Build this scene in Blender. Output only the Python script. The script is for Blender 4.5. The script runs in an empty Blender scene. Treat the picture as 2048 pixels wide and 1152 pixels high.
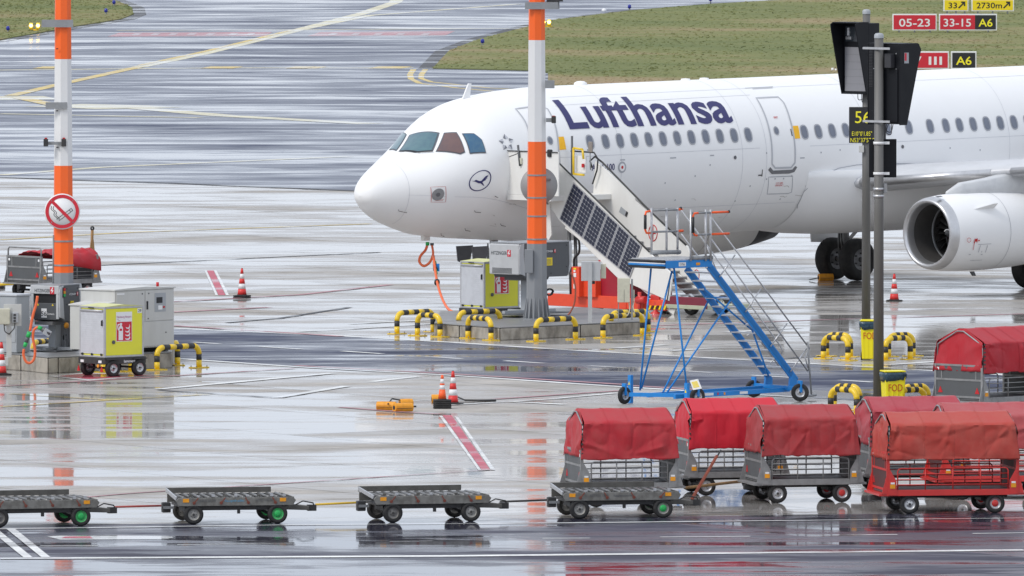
import bpy, bmesh, math, random
from math import sin, cos, tan, pi, radians, sqrt, atan, atan2
from mathutils import Vector, Matrix, noise
random.seed(7)
C = bpy.context.scene.collection
sc = bpy.context.scene

# ------------------------------------------------------------------ camera
CAM_H, CAM_F = 16.0, 26000.0                     # eye height, focal length in 2048-px pixels
PITCH = atan(1176 / 26000)
cd = bpy.data.cameras.new('camera'); cam = bpy.data.objects.new('camera', cd); C.objects.link(cam)
cam.location = (0, 0, CAM_H); cam.rotation_euler = (pi / 2 - PITCH, 0, 0)
cd.sensor_width = 36; cd.lens = CAM_F / 2048 * 36; cd.clip_start = 1; cd.clip_end = 30000
sc.camera = cam
# ------------------------------------------------------------------ sky
SUN_EL, SUN_AZ = radians(46), radians(236)       # azimuth clockwise from +Y
world = bpy.data.worlds.new('World'); sc.world = world; world.use_nodes = True
wt = world.node_tree; wn = wt.nodes; wl = wt.links; wn.clear()
wo = wn.new('ShaderNodeOutputWorld')
sky = wn.new('ShaderNodeTexSky'); sky.sky_type = 'NISHITA'; sky.sun_disc = False
sky.sun_elevation = SUN_EL; sky.sun_rotation = SUN_AZ
b1 = wn.new('ShaderNodeBackground'); b1.inputs[1].default_value = 0.10; wl.new(sky.outputs[0], b1.inputs[0])
tc = wn.new('ShaderNodeTexCoord'); mp = wn.new('ShaderNodeMapping'); mp.inputs['Scale'].default_value = (1, 1, 3.2)
wl.new(tc.outputs['Generated'], mp.inputs[0])
n1 = wn.new('ShaderNodeTexNoise'); n1.inputs['Scale'].default_value = 2.6; n1.inputs['Detail'].default_value = 6; n1.inputs['Roughness'].default_value = .6
wl.new(mp.outputs[0], n1.inputs[0])
cr = wn.new('ShaderNodeValToRGB'); wl.new(n1.outputs[0], cr.inputs[0])
cr.color_ramp.elements[0].position = .30; cr.color_ramp.elements[0].color = (.76, .84, .99, 1)
cr.color_ramp.elements[1].position = .68; cr.color_ramp.elements[1].color = (1.0, 1.05, 1.14, 1)
b2 = wn.new('ShaderNodeBackground'); b2.inputs[1].default_value = 1.0; wl.new(cr.outputs[0], b2.inputs[0])
mx = wn.new('ShaderNodeMixShader'); mx.inputs[0].default_value = .88
wl.new(b1.outputs[0], mx.inputs[1]); wl.new(b2.outputs[0], mx.inputs[2]); wl.new(mx.outputs[0], wo.inputs[0])
# ------------------------------------------------------------------ sun (behind thin cloud)
sl = bpy.data.lights.new('sun', 'SUN'); sl.energy = 1.7; sl.angle = radians(16); sl.color = (1, .96, .9)
so = bpy.data.objects.new('sun', sl); C.objects.link(so)
sdir = Vector((sin(SUN_AZ) * cos(SUN_EL), cos(SUN_AZ) * cos(SUN_EL), sin(SUN_EL)))
so.rotation_euler = sdir.to_track_quat('Z', 'Y').to_euler(); so.location = (0, 0, 60)
sc.view_settings.view_transform = 'Standard'; sc.view_settings.look = 'None'
sc.view_settings.exposure = .06; sc.view_settings.gamma = 1
sc.render.engine = 'CYCLES'; sc.cycles.use_denoising = True; sc.cycles.max_bounces = 8

# ------------------------------------------------------------------ measuring
_F = Vector((0, cos(PITCH), -sin(PITCH))); _U = Vector((0, sin(PITCH), cos(PITCH))); _R = Vector((1, 0, 0)); _O = Vector((0, 0, CAM_H))
def ray(px, py): return _F + (px - 1024) / CAM_F * _R + (576 - py) / CAM_F * _U
def G(px, py, h=0.0):                             # the ground point seen at a pixel of the 2048-px photograph
    d = ray(px, py); return _O + d * ((h - CAM_H) / d.z)
def SC(py): return (py + 600) / 16.0              # pixels per metre for something standing on the ground row py
class Fr:                                         # a thing's own frame, for turning measured pixels into its metres
    def __init__(s, loc, rz=0.0, tilt=0.0):
        s.m = Matrix.Translation(loc) @ Matrix.Rotation(rz, 4, 'Z') @ Matrix.Rotation(-tilt, 4, 'Y'); s.i = s.m.inverted()
        s.o = s.i @ _O
    def hit(s, px, py, ax, val):
        d = s.i.to_3x3() @ ray(px, py); return s.o + d * ((val - s.o[ax]) / d[ax])
    def xz(s, px, py, y=0.0): p = s.hit(px, py, 1, y); return p.x, p.z
    def P(s, px, py, y=0.0): return s.hit(px, py, 1, y)
    def Px(s, px, py, x=0.0): return s.hit(px, py, 0, x)
    def Pz(s, px, py, z=0.0): return s.hit(px, py, 2, z)

# ------------------------------------------------------------------ materials
MATS = {}
def newmat(name):
    m = bpy.data.materials.new(name); m.use_nodes = True; return m, m.node_tree.nodes, m.node_tree.links, m.node_tree.nodes['Principled BSDF']
def paint(name, col, rough=.45, metal=0., dirt=.25, scale=4., dcol=None, bump=0., coat=0., spec=.5, streak=1.):
    """painted / plain surface with worn, slightly uneven colour and gloss"""
    if name in MATS: return MATS[name]
    m, n, l, b = newmat(name)
    t = n.new('ShaderNodeTexCoord'); mp = n.new('ShaderNodeMapping'); mp.inputs['Scale'].default_value = (1, 1, 1 / streak)
    l.new(t.outputs['Object'], mp.inputs[0])
    a = n.new('ShaderNodeTexNoise'); a.inputs['Scale'].default_value = scale; a.inputs['Detail'].default_value = 7; a.inputs['Roughness'].default_value = .65
    l.new(mp.outputs[0], a.inputs[0])
    r = n.new('ShaderNodeMapRange'); r.inputs[1].default_value = .42; r.inputs[2].default_value = .72; r.inputs[4].default_value = dirt
    l.new(a.outputs[0], r.inputs[0])
    x = n.new('ShaderNodeMixRGB'); x.inputs[1].default_value = (*col, 1)
    x.inputs[2].default_value = (*(dcol or tuple(c * .35 + .03 for c in col)), 1)
    l.new(r.outputs[0], x.inputs[0]); l.new(x.outputs[0], b.inputs['Base Color'])
    r2 = n.new('ShaderNodeMapRange'); r2.inputs[3].default_value = max(.03, rough - .1); r2.inputs[4].default_value = min(1, rough + .15)
    l.new(a.outputs[0], r2.inputs[0]); l.new(r2.outputs[0], b.inputs['Roughness'])
    b.inputs['Metallic'].default_value = metal; b.inputs['Specular IOR Level'].default_value = spec
    if coat: b.inputs['Coat Weight'].default_value = coat; b.inputs['Coat Roughness'].default_value = .08
    if bump:
        bp = n.new('ShaderNodeBump'); bp.inputs['Strength'].default_value = .5; bp.inputs['Distance'].default_value = bump
        l.new(a.outputs[0], bp.inputs['Height']); l.new(bp.outputs[0], b.inputs['Normal'])
    MATS[name] = m; return m
def glow(name, col, s):
    m, n, l, b = newmat(name); b.inputs['Emission Color'].default_value = (*col, 1); b.inputs['Emission Strength'].default_value = s
    b.inputs['Base Color'].default_value = (*col, 1); return m

# wet paving: one shared field of rainwater, used by every ground material
wg = bpy.data.node_groups.new('rain_water', 'ShaderNodeTree')
wg.interface.new_socket('Bias', in_out='INPUT', socket_type='NodeSocketFloat')
wg.interface.new_socket('Wet', in_out='OUTPUT', socket_type='NodeSocketFloat')
wg.interface.new_socket('Fine', in_out='OUTPUT', socket_type='NodeSocketFloat')
wg.interface.new_socket('Slab', in_out='OUTPUT', socket_type='NodeSocketFloat')
def _wet():
    n, l = wg.nodes, wg.links
    gi = n.new('NodeGroupInput'); go = n.new('NodeGroupOutput'); g = n.new('ShaderNodeNewGeometry')
    def mapp(rot, scl):
        m = n.new('ShaderNodeMapping'); m.inputs['Rotation'].default_value = (0, 0, rot); m.inputs['Scale'].default_value = scl
        l.new(g.outputs['Position'], m.inputs[0]); return m
    def nz(m, s, d, r=.55, dist=0.):
        t = n.new('ShaderNodeTexNoise'); t.noise_dimensions = '3D'; t.inputs['Scale'].default_value = s; t.inputs['Detail'].default_value = d
        t.inputs['Roughness'].default_value = r; t.inputs['Distortion'].default_value = dist; l.new(m.outputs[0], t.inputs[0]); return t
    def ma(op, a, b, c=None):
        t = n.new('ShaderNodeMath'); t.operation = op
        for i, v in enumerate((a, b, c)):
            if v is None: continue
            if isinstance(v, (int, float)): t.inputs[i].default_value = v
            else: l.new(v, t.inputs[i])
        return t.outputs[0]
    a = nz(mapp(radians(7), (.40, 1.4, 1)), .20, 7, .58, .45)
    b = nz(mapp(radians(-4), (.4, 1.25, 1)), .8, 6, .68, .3)
    c = nz(mapp(radians(9), (.30, .95, 1)), .12, 4, .5, .6)
    # slabs: every slab drains a little differently
    m = mapp(radians(-33), (1 / 5.0, 1 / 5.0, 0)); fl = n.new('ShaderNodeVectorMath'); fl.operation = 'FLOOR'; l.new(m.outputs[0], fl.inputs[0])
    w = n.new('ShaderNodeTexWhiteNoise'); w.noise_dimensions = '3D'; l.new(fl.outputs[0], w.inputs[0])
    s = ma('MULTIPLY', a.outputs[0], .52); s = ma('MULTIPLY_ADD', b.outputs[0], .26, s); s = ma('MULTIPLY_ADD', c.outputs[0], .22, s)
    sl_ = ma('SUBTRACT', w.outputs[0], .5); s = ma('MULTIPLY_ADD', sl_, .055, s); s = ma('ADD', s, gi.outputs[0])
    l.new(s, go.inputs[0]); l.new(b.outputs[0], go.inputs[1]); l.new(w.outputs[0], go.inputs[2])
_wet()
def wetmat(name, col, wetcol, bias=0., dry_rough=.5, dspec=.3, slab=0., lo=.475, hi=.535, grain=60., damp=.2):
    m, n, l, b = newmat(name)
    g = n.new('ShaderNodeGroup'); g.node_tree = wg; g.inputs[0].default_value = bias
    def mr(src, a, c, o0, o1, smooth=True):
        t = n.new('ShaderNodeMapRange'); t.interpolation_type = 'SMOOTHSTEP' if smooth else 'LINEAR'
        for i, v in ((1, a), (2, c), (3, o0), (4, o1)): t.inputs[i].default_value = v
        l.new(src, t.inputs[0]); return t.outputs[0]
    w = mr(g.outputs['Wet'], lo, hi, 0, 1)                  # standing water
    d = mr(g.outputs['Wet'], lo - .055, lo + .01, 0, 1)      # damp film around it
    geo = n.new('ShaderNodeNewGeometry'); gr = n.new('ShaderNodeTexNoise'); gr.inputs['Scale'].default_value = grain; gr.inputs['Detail'].default_value = 3
    l.new(geo.outputs['Position'], gr.inputs[0])
    br = n.new('ShaderNodeTexNoise'); br.inputs['Scale'].default_value = .5; br.inputs['Detail'].default_value = 8; br.inputs['Roughness'].default_value = .7
    l.new(geo.outputs['Position'], br.inputs[0])
    c1 = n.new('ShaderNodeMixRGB'); c1.inputs[1].default_value = (*[c * .74 for c in col], 1); c1.inputs[2].default_value = (*[min(1, c * 1.18) for c in col], 1)
    l.new(mr(br.outputs[0], .3, .7, 0, 1), c1.inputs[0])
    c2 = n.new('ShaderNodeMixRGB'); c2.blend_type = 'MULTIPLY'; c2.inputs[0].default_value = 1; l.new(c1.outputs[0], c2.inputs[1])
    gc = n.new('ShaderNodeCombineXYZ'); gv = mr(gr.outputs[0], .3, .7, .88, 1.1)
    if slab:
        q = n.new('ShaderNodeMath'); q.operation = 'MULTIPLY'; l.new(gv, q.inputs[0]); l.new(mr(g.outputs['Slab'], 0, 1, 1 - slab, 1 + slab, False), q.inputs[1]); gv = q.outputs[0]
    for i in range(3): l.new(gv, gc.inputs[i])
    l.new(gc.outputs[0], c2.inputs[2])
    c3 = n.new('ShaderNodeMixRGB'); l.new(c2.outputs[0], c3.inputs[1]); c3.inputs[2].default_value = (*wetcol, 1)
    k = n.new('ShaderNodeMath'); k.operation = 'MULTIPLY'; l.new(d, k.inputs[0]); k.inputs[1].default_value = .85; l.new(k.outputs[0], c3.inputs[0])
    l.new(c3.outputs[0], b.inputs['Base Color'])
    r1 = n.new('ShaderNodeMapRange'); r1.inputs[3].default_value = dry_rough; r1.inputs[4].default_value = damp; l.new(d, r1.inputs[0])
    r2 = n.new('ShaderNodeMix'); l.new(w, r2.inputs[0]); l.new(r1.outputs[0], r2.inputs[2]); r2.inputs[3].default_value = .045
    l.new(r2.outputs[0], b.inputs['Roughness'])
    sp = n.new('ShaderNodeMapRange'); sp.inputs[3].default_value = dspec; sp.inputs[4].default_value = .33; l.new(d, sp.inputs[0]); l.new(sp.outputs[0], b.inputs['Specular IOR Level'])
    b.inputs['IOR'].default_value = 1.4
    # relief: grain where dry, faint wind ripples where water stands
    rip = n.new('ShaderNodeTexNoise'); rip.inputs['Scale'].default_value = 1.6; rip.inputs['Detail'].default_value = 2; l.new(geo.outputs['Position'], rip.inputs[0])
    h1 = n.new('ShaderNodeMath'); h1.operation = 'MULTIPLY'; h1.inputs[1].default_value = .0014; l.new(rip.outputs[0], h1.inputs[0])
    inv = n.new('ShaderNodeMath'); inv.operation = 'SUBTRACT'; inv.inputs[0].default_value = 1; l.new(d, inv.inputs[1])
    h2 = n.new('ShaderNodeMath'); h2.operation = 'MULTIPLY'; l.new(gr.outputs[0], h2.inputs[0]); l.new(inv.outputs[0], h2.inputs[1])
    h3 = n.new('ShaderNodeMath'); h3.operation = 'MULTIPLY_ADD'; l.new(h2.outputs[0], h3.inputs[0]); h3.inputs[1].default_value = .0012; l.new(h1.outputs[0], h3.inputs[2])
    bp = n.new('ShaderNodeBump'); bp.inputs['Strength'].default_value = 1; bp.inputs['Distance'].default_value = 1
    l.new(h3.outputs[0], bp.inputs['Height']); l.new(bp.outputs[0], b.inputs['Normal'])
    MATS[name] = m; return m
concrete = wetmat('concrete_apron', (.395, .37, .34), (.335, .317, .297), -.002, .8, .05, slab=.08, lo=.46, hi=.54, damp=.32)
asphalt = wetmat('taxiway_asphalt', (.085, .095, .14), (.062, .072, .11), -.004, .75, .08, slab=0, lo=.42, hi=.60, damp=.40)  # blue tint in the asphalt colour stands in for reflected sky
road_asphalt = wetmat('road_asphalt', (.062, .070, .11), (.042, .048, .08), -.02, .7, .08, lo=.47, hi=.56, damp=.38)
near_asphalt = wetmat('near_road_asphalt', (.06, .058, .082), (.04, .04, .06), -.008, .6, .1, lo=.46, hi=.55, damp=.34)
p_white = wetmat('white_road_paint', (.72, .72, .70), (.6, .6, .6), -.04, .5, .3, grain=9)
p_yellow = wetmat('yellow_road_paint', (.62, .47, .16), (.5, .38, .12), -.05, .5, .3, grain=9)
p_pale = wetmat('pale_yellow_road_paint', (.62, .58, .42), (.52, .49, .36), -.05, .5, .3, grain=9)
p_red = wetmat('red_road_paint', (.50, .09, .13), (.40, .06, .09), -.07, .5, .25, grain=9)
p_pink = wetmat('faded_red_road_paint', (.42, .22, .24), (.34, .17, .19), -.06, .5, .3, grain=9)
p_faint = wetmat('faint_pink_paint', (.45, .36, .38), (.38, .30, .32), -.05, .5, .3, grain=9)
seam = wetmat('joint_filler', (.05, .05, .055), (.03, .03, .035), -.06, .5, .2)
slabseam = wetmat('slab_joint_filler', (.17, .16, .15), (.13, .125, .12), -.02, .6, .2)

alu = paint('worn_aluminium', (.56, .56, .57), .38, .85, .35, 9)
galv = paint('galvanised_steel', (.33, .34, .35), .5, .45, .55, 5, (.14, .14, .14), streak=4)
dolly_steel = paint('dirty_dolly_steel', (.125, .12, .11), .65, .3, .8, 3.5, (.07, .065, .06), bump=.004)
black = paint('black_plastic', (.012, .012, .014), .45, 0, .3, 6, (.04, .04, .04))
dark = paint('dark_chassis_paint', (.03, .03, .032), .55, 0, .5, 6, (.09, .08, .07))
rubber = paint('tyre_rubber', (.016, .016, .017), .75, 0, .6, 8, (.06, .055, .05), bump=.003)
redm = paint('red_steel_paint', (.62, .035, .03), .4, 0, .35, 6, (.35, .03, .03), coat=.2)
orangered = paint('orange_red_steel_paint', (.80, .075, .025), .4, 0, .25, 6, (.5, .05, .02), coat=.2)
yellow = paint('yellow_barrier_paint', (.82, .55, .015), .38, 0, .3, 8, (.5, .33, .03), coat=.2)
blackb = paint('black_barrier_paint', (.022, .022, .025), .5, 0, .5, 8, (.07, .07, .065))
white = paint('white_gloss_paint', (.86, .86, .86), .42, 0, .12, .7, (.74, .73, .70))
cream = paint('white_steel_paint', (.78, .77, .74), .4, 0, .22, 3, (.55, .53, .48), streak=3)
blue = paint('blue_steel_paint', (.008, .235, .66), .42, 0, .4, 6, (.03, .14, .33), coat=.1)
ltgrey = paint('light_grey_cabinet_paint', (.56, .56, .54), .42, 0, .3, 2.5, (.40, .39, .36), streak=4)
midgrey = paint('grey_cabinet_paint', (.38, .40, .42), .42, 0, .3, 3, (.25, .26, .27), streak=4)
dkgrey = paint('dark_grey_housing_paint', (.085, .09, .098), .42, 0, .2, 3, (.13, .13, .13))
polegrey = paint('grey_mast_paint', (.25, .26, .275), .5, 0, .35, 2, (.17, .17, .17), streak=5)
mast_o = paint('orange_mast_paint', (.95, .135, .012), .42, 0, .35, 1.6, (.76, .16, .05), streak=3)
mast_w = paint('white_mast_paint', (.76, .76, .76), .42, 0, .3, 1.6, (.6, .6, .58), streak=5)
beige = paint('beige_box_plastic', (.60, .58, .46), .5, 0, .3, 5)
orange = paint('orange_cable_rubber', (.85, .16, .05), .5, 0, .3, 9)
chock_o = paint('orange_chock_paint', (.80, .33, .015), .5, 0, .5, 9, (.35, .14, .02))
signred = paint('sign_red', (.62, .02, .04), .45, 0, .15, 2)
signyel = paint('sign_yellow', (.90, .68, .01), .45, 0, .1, 2)
signblk = paint('sign_black', (.02, .02, .022), .45, 0, .2, 2)
signwht = paint('sign_white', (.82, .82, .82), .45, 0, .1, 2)
lime = paint('lime_yellow_panel', (.78, .75, .045), .4, 0, .18, 3, (.62, .62, .10))
greenm = paint('green_plastic', (.02, .45, .10), .45, 0, .3, 8)
navy = paint('navy_livery_paint', (.028, .026, .13), .35, 0, .08, 2)
glass = paint('dark_cabin_glass', (.16, .18, .23), .12, 0, .3, 3, (.24, .26, .31))
reflector = paint('amber_reflector', (.85, .34, .01), .3, 0, .3, 20)
redref = paint('red_reflector', (.55, .01, .015), .3, 0, .3, 20)
fod = paint('yellow_bin_plastic', (.86, .74, .01), .4, 0, .2, 3, (.65, .55, .03))
bag = paint('blue_bin_liner', (.02, .05, .08), .25, 0, .5, 12, (.06, .12, .16), bump=.01)
plinthm = paint('stained_concrete', (.42, .385, .33), .8, 0, .95, 2.6, (.10, .085, .07), bump=.012, streak=1.8)
plinth_top = paint('damp_concrete_top', (.22, .22, .22), .35, 0, .6, 1.2, (.13, .13, .135))

# ------------------------------------------------------------------ mesh building
class MB:
    def __init__(s): s.v = []; s.f = []; s.sm = []; s.M = None
    def _a(s, vs, fs, sm=False):
        k = len(s.v)
        for p in vs:
            p = Vector(p); s.v.append(s.M @ p if s.M else p)
        for f in fs: s.f.append([i + k for i in f]); s.sm.append(sm)
        return s
    def hexa(s, p): return s._a(p, [(0, 3, 2, 1), (4, 5, 6, 7), (0, 1, 5, 4), (1, 2, 6, 5), (2, 3, 7, 6), (3, 0, 4, 7)])
    def box(s, x0, x1, y0, y1, z0, z1):
        return s.hexa([(x0, y0, z0), (x1, y0, z0), (x1, y1, z0), (x0, y1, z0), (x0, y0, z1), (x1, y0, z1), (x1, y1, z1), (x0, y1, z1)])
    def cyl(s, a, b, r, r2=None, n=12, caps=True, sm=True):
        a = Vector(a); b = Vector(b); r2 = r if r2 is None else r2; d = (b - a).normalized()
        u = d.orthogonal().normalized() if abs(d.z) < .999 else Vector((1, 0, 0)); w = d.cross(u)
        vs = [a + (u * cos(t) + w * sin(t)) * r for t in [2 * pi * i / n for i in range(n)]] + [b + (u * cos(t) + w * sin(t)) * r2 for t in [2 * pi * i / n for i in range(n)]]
        s._a(vs, [(i, (i + 1) % n, n + (i + 1) % n, n + i) for i in range(n)], sm)
        if caps: s.f.append([len(s.v) - 2 * n + i for i in range(n)][::-1]); s.sm.append(False); s.f.append([len(s.v) - n + i for i in range(n)]); s.sm.append(False)
        return s
    def bar(s, a, b, w, h, up=(0, 0, 1)):
        a = Vector(a); b = Vector(b); d = (b - a).normalized(); up = Vector(up)
        if abs(d.dot(up)) > .99: up = Vector((1, 0, 0))
        x = d.cross(up).normalized() * w / 2; z = x.cross(d).normalized() * h / 2
        return s.hexa([a - x - z, a + x - z, b + x - z, b - x - z, a - x + z, a + x + z, b + x + z, b - x + z])
    def tube(s, pts, r, n=8, caps=True):
        pts = [Vector(p) for p in pts]; N = len(pts); rr = r if isinstance(r, (list, tuple)) else [r] * N
        u = None; vs = []
        for i, p in enumerate(pts):
            d = (pts[min(i + 1, N - 1)] - pts[max(i - 1, 0)]).normalized()
            u = (d.orthogonal() if u is None else (u - d * u.dot(d))).normalized(); w = d.cross(u)
            vs += [p + (u * cos(2 * pi * k / n) + w * sin(2 * pi * k / n)) * rr[i] for k in range(n)]
        fs = [(i * n + k, i * n + (k + 1) % n, (i + 1) * n + (k + 1) % n, (i + 1) * n + k) for i in range(N - 1) for k in range(n)]
        s._a(vs, fs, True)
        if caps:
            b0 = len(s.v) - N * n; s.f += [[b0 + k for k in range(n)][::-1], [len(s.v) - n + k for k in range(n)]]; s.sm += [False, False]
        return s
    def lathe(s, prof, o=(0, 0, 0), ax='z', n=24, sm=True):
        o = Vector(o); vs = []
        for a, r in prof:
            for k in range(n):
                t = 2 * pi * k / n; c_, s_ = r * cos(t), r * sin(t)
                vs.append(o + (Vector((c_, s_, a)) if ax == 'z' else Vector((a, c_, s_)) if ax == 'x' else Vector((s_, a, c_))))
        return s._a(vs, [(i * n + k, i * n + (k + 1) % n, (i + 1) * n + (k + 1) % n, (i + 1) * n + k) for i in range(len(prof) - 1) for k in range(n)], sm)
    def prism(s, pts, lo, hi, ax='y'):                 # outline in the other two axes, extruded along ax
        def P(a, b, t): return (a, t, b) if ax == 'y' else (t, a, b) if ax == 'x' else (a, b, t)
        n = len(pts); vs = [P(a, b, lo) for a, b in pts] + [P(a, b, hi) for a, b in pts]
        return s._a(vs, [list(range(n))[::-1], [n + i for i in range(n)]] + [(i, (i + 1) % n, n + (i + 1) % n, n + i) for i in range(n)])
    def face(s, pts, sm=False): return s._a(pts, [list(range(len(pts)))], sm)
    def build(s, name, mat, parent=None, bevel=0., label=None, solid=0.):
        me = bpy.data.meshes.new(name); me.from_pydata([tuple(p) for p in s.v], [], s.f); me.update()
        me.polygons.foreach_set('use_smooth', s.sm)
        bm = bmesh.new(); bm.from_mesh(me); bmesh.ops.recalc_face_normals(bm, faces=bm.faces)
        bm.to_mesh(me); bm.free()
        me.materials.append(mat)
        o = bpy.data.objects.new(name, me); C.objects.link(o)
        if parent is not None: o.parent = parent
        if bevel:
            b = o.modifiers.new('edge', 'BEVEL'); b.width = bevel; b.segments = 2; b.limit_method = 'ANGLE'; b.angle_limit = radians(50)
        if solid:
            q = o.modifiers.new('thick', 'SOLIDIFY'); q.thickness = solid; q.offset = 0
        if label: o['label'] = label
        return o
def thing(name, label, cat, loc=(0, 0, 0), rz=0., group=None):
    o = bpy.data.objects.new(name, None); C.objects.link(o); o.location = loc; o.rotation_euler = (0, 0, rz); o.empty_display_size = .3
    o['label'] = label; o['category'] = cat
    if group: o['group'] = group
    return o
def tag(o, label, cat, group=None):
    o['label'] = label; o['category'] = cat
    if group: o['group'] = group
    return o
def copy_tree(o, parent=None):
    c = o.copy(); C.objects.link(c); c.parent = parent
    for ch in list(o.children): copy_tree(ch, c)
    return c
def struct(mb, name, mat): o = mb.build(name, mat); o['kind'] = 'structure'; return o
_tx = {}
def textmesh(s, bold=0.):
    """flat lettering: vertices in units of cap height, baseline at 0, centred in x; returns verts, faces, width"""
    if (s, bold) in _tx: return _tx[(s, bold)]
    cu = bpy.data.curves.new('lettering', 'FONT'); cu.body = s; cu.size = 1; cu.offset = bold; cu.resolution_u = 3
    o = bpy.data.objects.new('lettering', cu); C.objects.link(o)
    me = bpy.data.meshes.new_from_object(o.evaluated_get(bpy.context.evaluated_depsgraph_get()))
    bpy.data.objects.remove(o); bpy.data.curves.remove(cu)
    V = [v.co.copy() for v in me.vertices]; Fc = [list(p.vertices) for p in me.polygons]; bpy.data.meshes.remove(me)
    x0 = min(v.x for v in V); x1 = max(v.x for v in V); cap = .729 / 1.0 + 2 * bold
    for v in V: v.x = (v.x - (x0 + x1) / 2) / cap; v.y = (v.y + bold) / cap
    _tx[(s, bold)] = (V, Fc, (x1 - x0) / cap); return _tx[(s, bold)]
def text(s, o, xd, ud, h, mat, parent, width=None, bold=0., name='lettering', align='c', off=.004):
    """lettering on a flat face: o is the middle of the baseline (or its left end), xd / ud the reading and up directions"""
    V, Fc, w = textmesh(s, bold); xd = Vector(xd).normalized(); ud = Vector(ud).normalized(); nn = xd.cross(ud); o = Vector(o)
    kx = h if width is None else width / w
    sh = 0 if align == 'c' else w / 2
    m = MB(); m._a([o + xd * ((v.x + sh) * kx) + ud * (v.y * h) + nn * off for v in V], Fc)
    return m.build(name, mat, parent)
def panel(pts, mat, parent, name, off=None, label=None, th=.006):
    """thin plate with real thickness, pts counter-clockwise seen from its front"""
    pts = [Vector(p) for p in pts]; nn = (pts[1] - pts[0]).cross(pts[2] - pts[0]).normalized(); k = len(pts)
    o_ = nn * (th if off is None else off)
    m = MB(); m._a([p for p in pts] + [p + o_ for p in pts], [list(range(k))[::-1], [k + i for i in range(k)]] + [(i, (i + 1) % k, k + (i + 1) % k, k + i) for i in range(k)])
    return m.build(name, mat, parent, label=label)
def wheel(parent, c, r, w, rimmat=None, ax='y', rimr=.55, hub=None, name='wheel', side=-1):
    """tyre with rounded shoulders (own mesh), dished rim and hub as its sub-parts"""
    h = w / 2
    prof = [(-h * .8, r * rimr), (-h, r * .75), (-h * .92, r * .9), (-h * .6, r * .99), (0, r), (h * .6, r * .99), (h * .92, r * .9), (h, r * .75), (h * .8, r * rimr)]
    t = MB().lathe(prof, c, ax, 28).build(name, rubber, parent)
    rm = MB()
    for sg in (-1, 1):
        rm.lathe([(sg * h * .8, r * rimr), (sg * h * .45, r * rimr * .9), (sg * h * .35, r * rimr * .55), (sg * h * .6, r * .2), (sg * h * .62, .001)], c, ax, 20)
    rm.build('rim', rimmat or alu, t)
    hb = MB(); v = Vector((0, 1, 0)) if ax == 'y' else Vector((1, 0, 0)); c = Vector(c)
    hb.cyl(c - v * h * .85, c + v * h * .85, r * .13, n=10)
    for k in range(5):
        a = 2 * pi * k / 5; q = Vector((cos(a), 0, sin(a))) if ax == 'y' else Vector((0, cos(a), sin(a)))
        hb.cyl(c + q * r * .3 - v * h * .62, c + q * r * .3 + v * h * .62, r * .04, n=6)
    if hub is not None and hub is not dark: hb.lathe([(-h * .5, r * .36), (-h * .72, r * .30), (-h * .78, r * .12), (-h * .8, .001)], c, ax, 16)
    hb.build('hub', hub or dark, t)
    return t

# ------------------------------------------------------------------ ground
def flat(pts, z, name, mat): return struct(MB().face([(p.x, p.y, z) for p in pts]), name, mat)
struct(MB().face([(-3000, 20, 0), (3000, 20, 0), (3000, 9000, 0), (-3000, 9000, 0)]), 'ground', concrete)
def ext(a, b, k): return b + (b - a) * k
# far taxiway asphalt: everything beyond the joint that runs below the nose
e0, e1 = G(0, 355), G(708, 382); L = ext(e1, e0, 3); R_ = ext(e0, e1, 6)
flat([L, R_, Vector((3000, 8000, 0)), Vector((-3000, 8000, 0))], .004, 'taxiway', asphalt)
up = [(344, 657), (681, 672), (900, 685), (1100, 698), (1627, 728), (1871, 742)]; dn = [(345, 717), (593, 734), (900, 751), (1256, 775), (1620, 796)]
U_ = [G(*p) for p in up]; D_ = [G(*p) for p in dn]
flat([ext(D_[1], D_[0], 8)] + D_ + [ext(D_[-2], D_[-1], 6), ext(U_[-2], U_[-1], 8)] + U_[::-1] + [ext(U_[1], U_[0], 8)], .004, 'service_road', road_asphalt)
n0, n1_ = G(0, 1052), G(2048, 1024)
flat([ext(n1_, n0, 4), Vector((-300, 60, 0)), Vector((300, 60, 0)), ext(n0, n1_, 4)], .004, 'near_service_road', near_asphalt)

def strip(pts, w, z=.008):
    m = MB(); q = [Vector((p.x, p.y, z)) for p in pts]
    for i, p in enumerate(q):
        d = (q[min(i + 1, len(q) - 1)] - q[max(i - 1, 0)]).normalized(); nn = Vector((-d.y, d.x, 0)) * w / 2
        m.v += [p - nn, p + nn]
    m.f = [(2 * i, 2 * i + 2, 2 * i + 3, 2 * i + 1) for i in range(len(q) - 1)]; m.sm = [False] * len(m.f); return m
_lz = [0]
def line(pts, w, mat, name='painted_line', z=.008):
    _lz[0] += 1; z += (_lz[0] % 9) * .0008
    return struct(strip([G(*p) for p in pts], w, z), name, mat)
W = .28
line(up + [(2100, 756)], .32, p_white); line(dn, .3, p_white)
line([(344, 652), (600, 668), (681, 673.5)], W, p_pink, z=.012)
line([(593, 732), (900, 748.5), (1256, 770.5)], W, p_pink, z=.012)
line([(1256, 771.5), (1500, 786)], W, p_pink)
for a, b in (((386, 685), (440, 688.5)), ((520, 694), (603, 699)), ((684, 703), (765, 708.5)), ((840, 712.5), (925, 718)), ((1010, 722), (1090, 727)), ((1178, 732), (1250, 736)), ((1340, 741), (1425, 746)), ((1500, 751), (1590, 756)), ((1680, 761), (1745, 765))):
    line([a, b], .2, p_white, 'lane_dash')
line([(317, 781), (553, 796)], .14, seam); line([(317, 779), (666, 747)], .3, p_white); line([(553, 796), (693, 773)], .26, p_white); line([(741, 764), (838, 753)], .26, p_white)
line([(22, 788), (215, 800)], .2, p_yellow); line([(0, 814), (419, 789)], .2, p_yellow)
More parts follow.
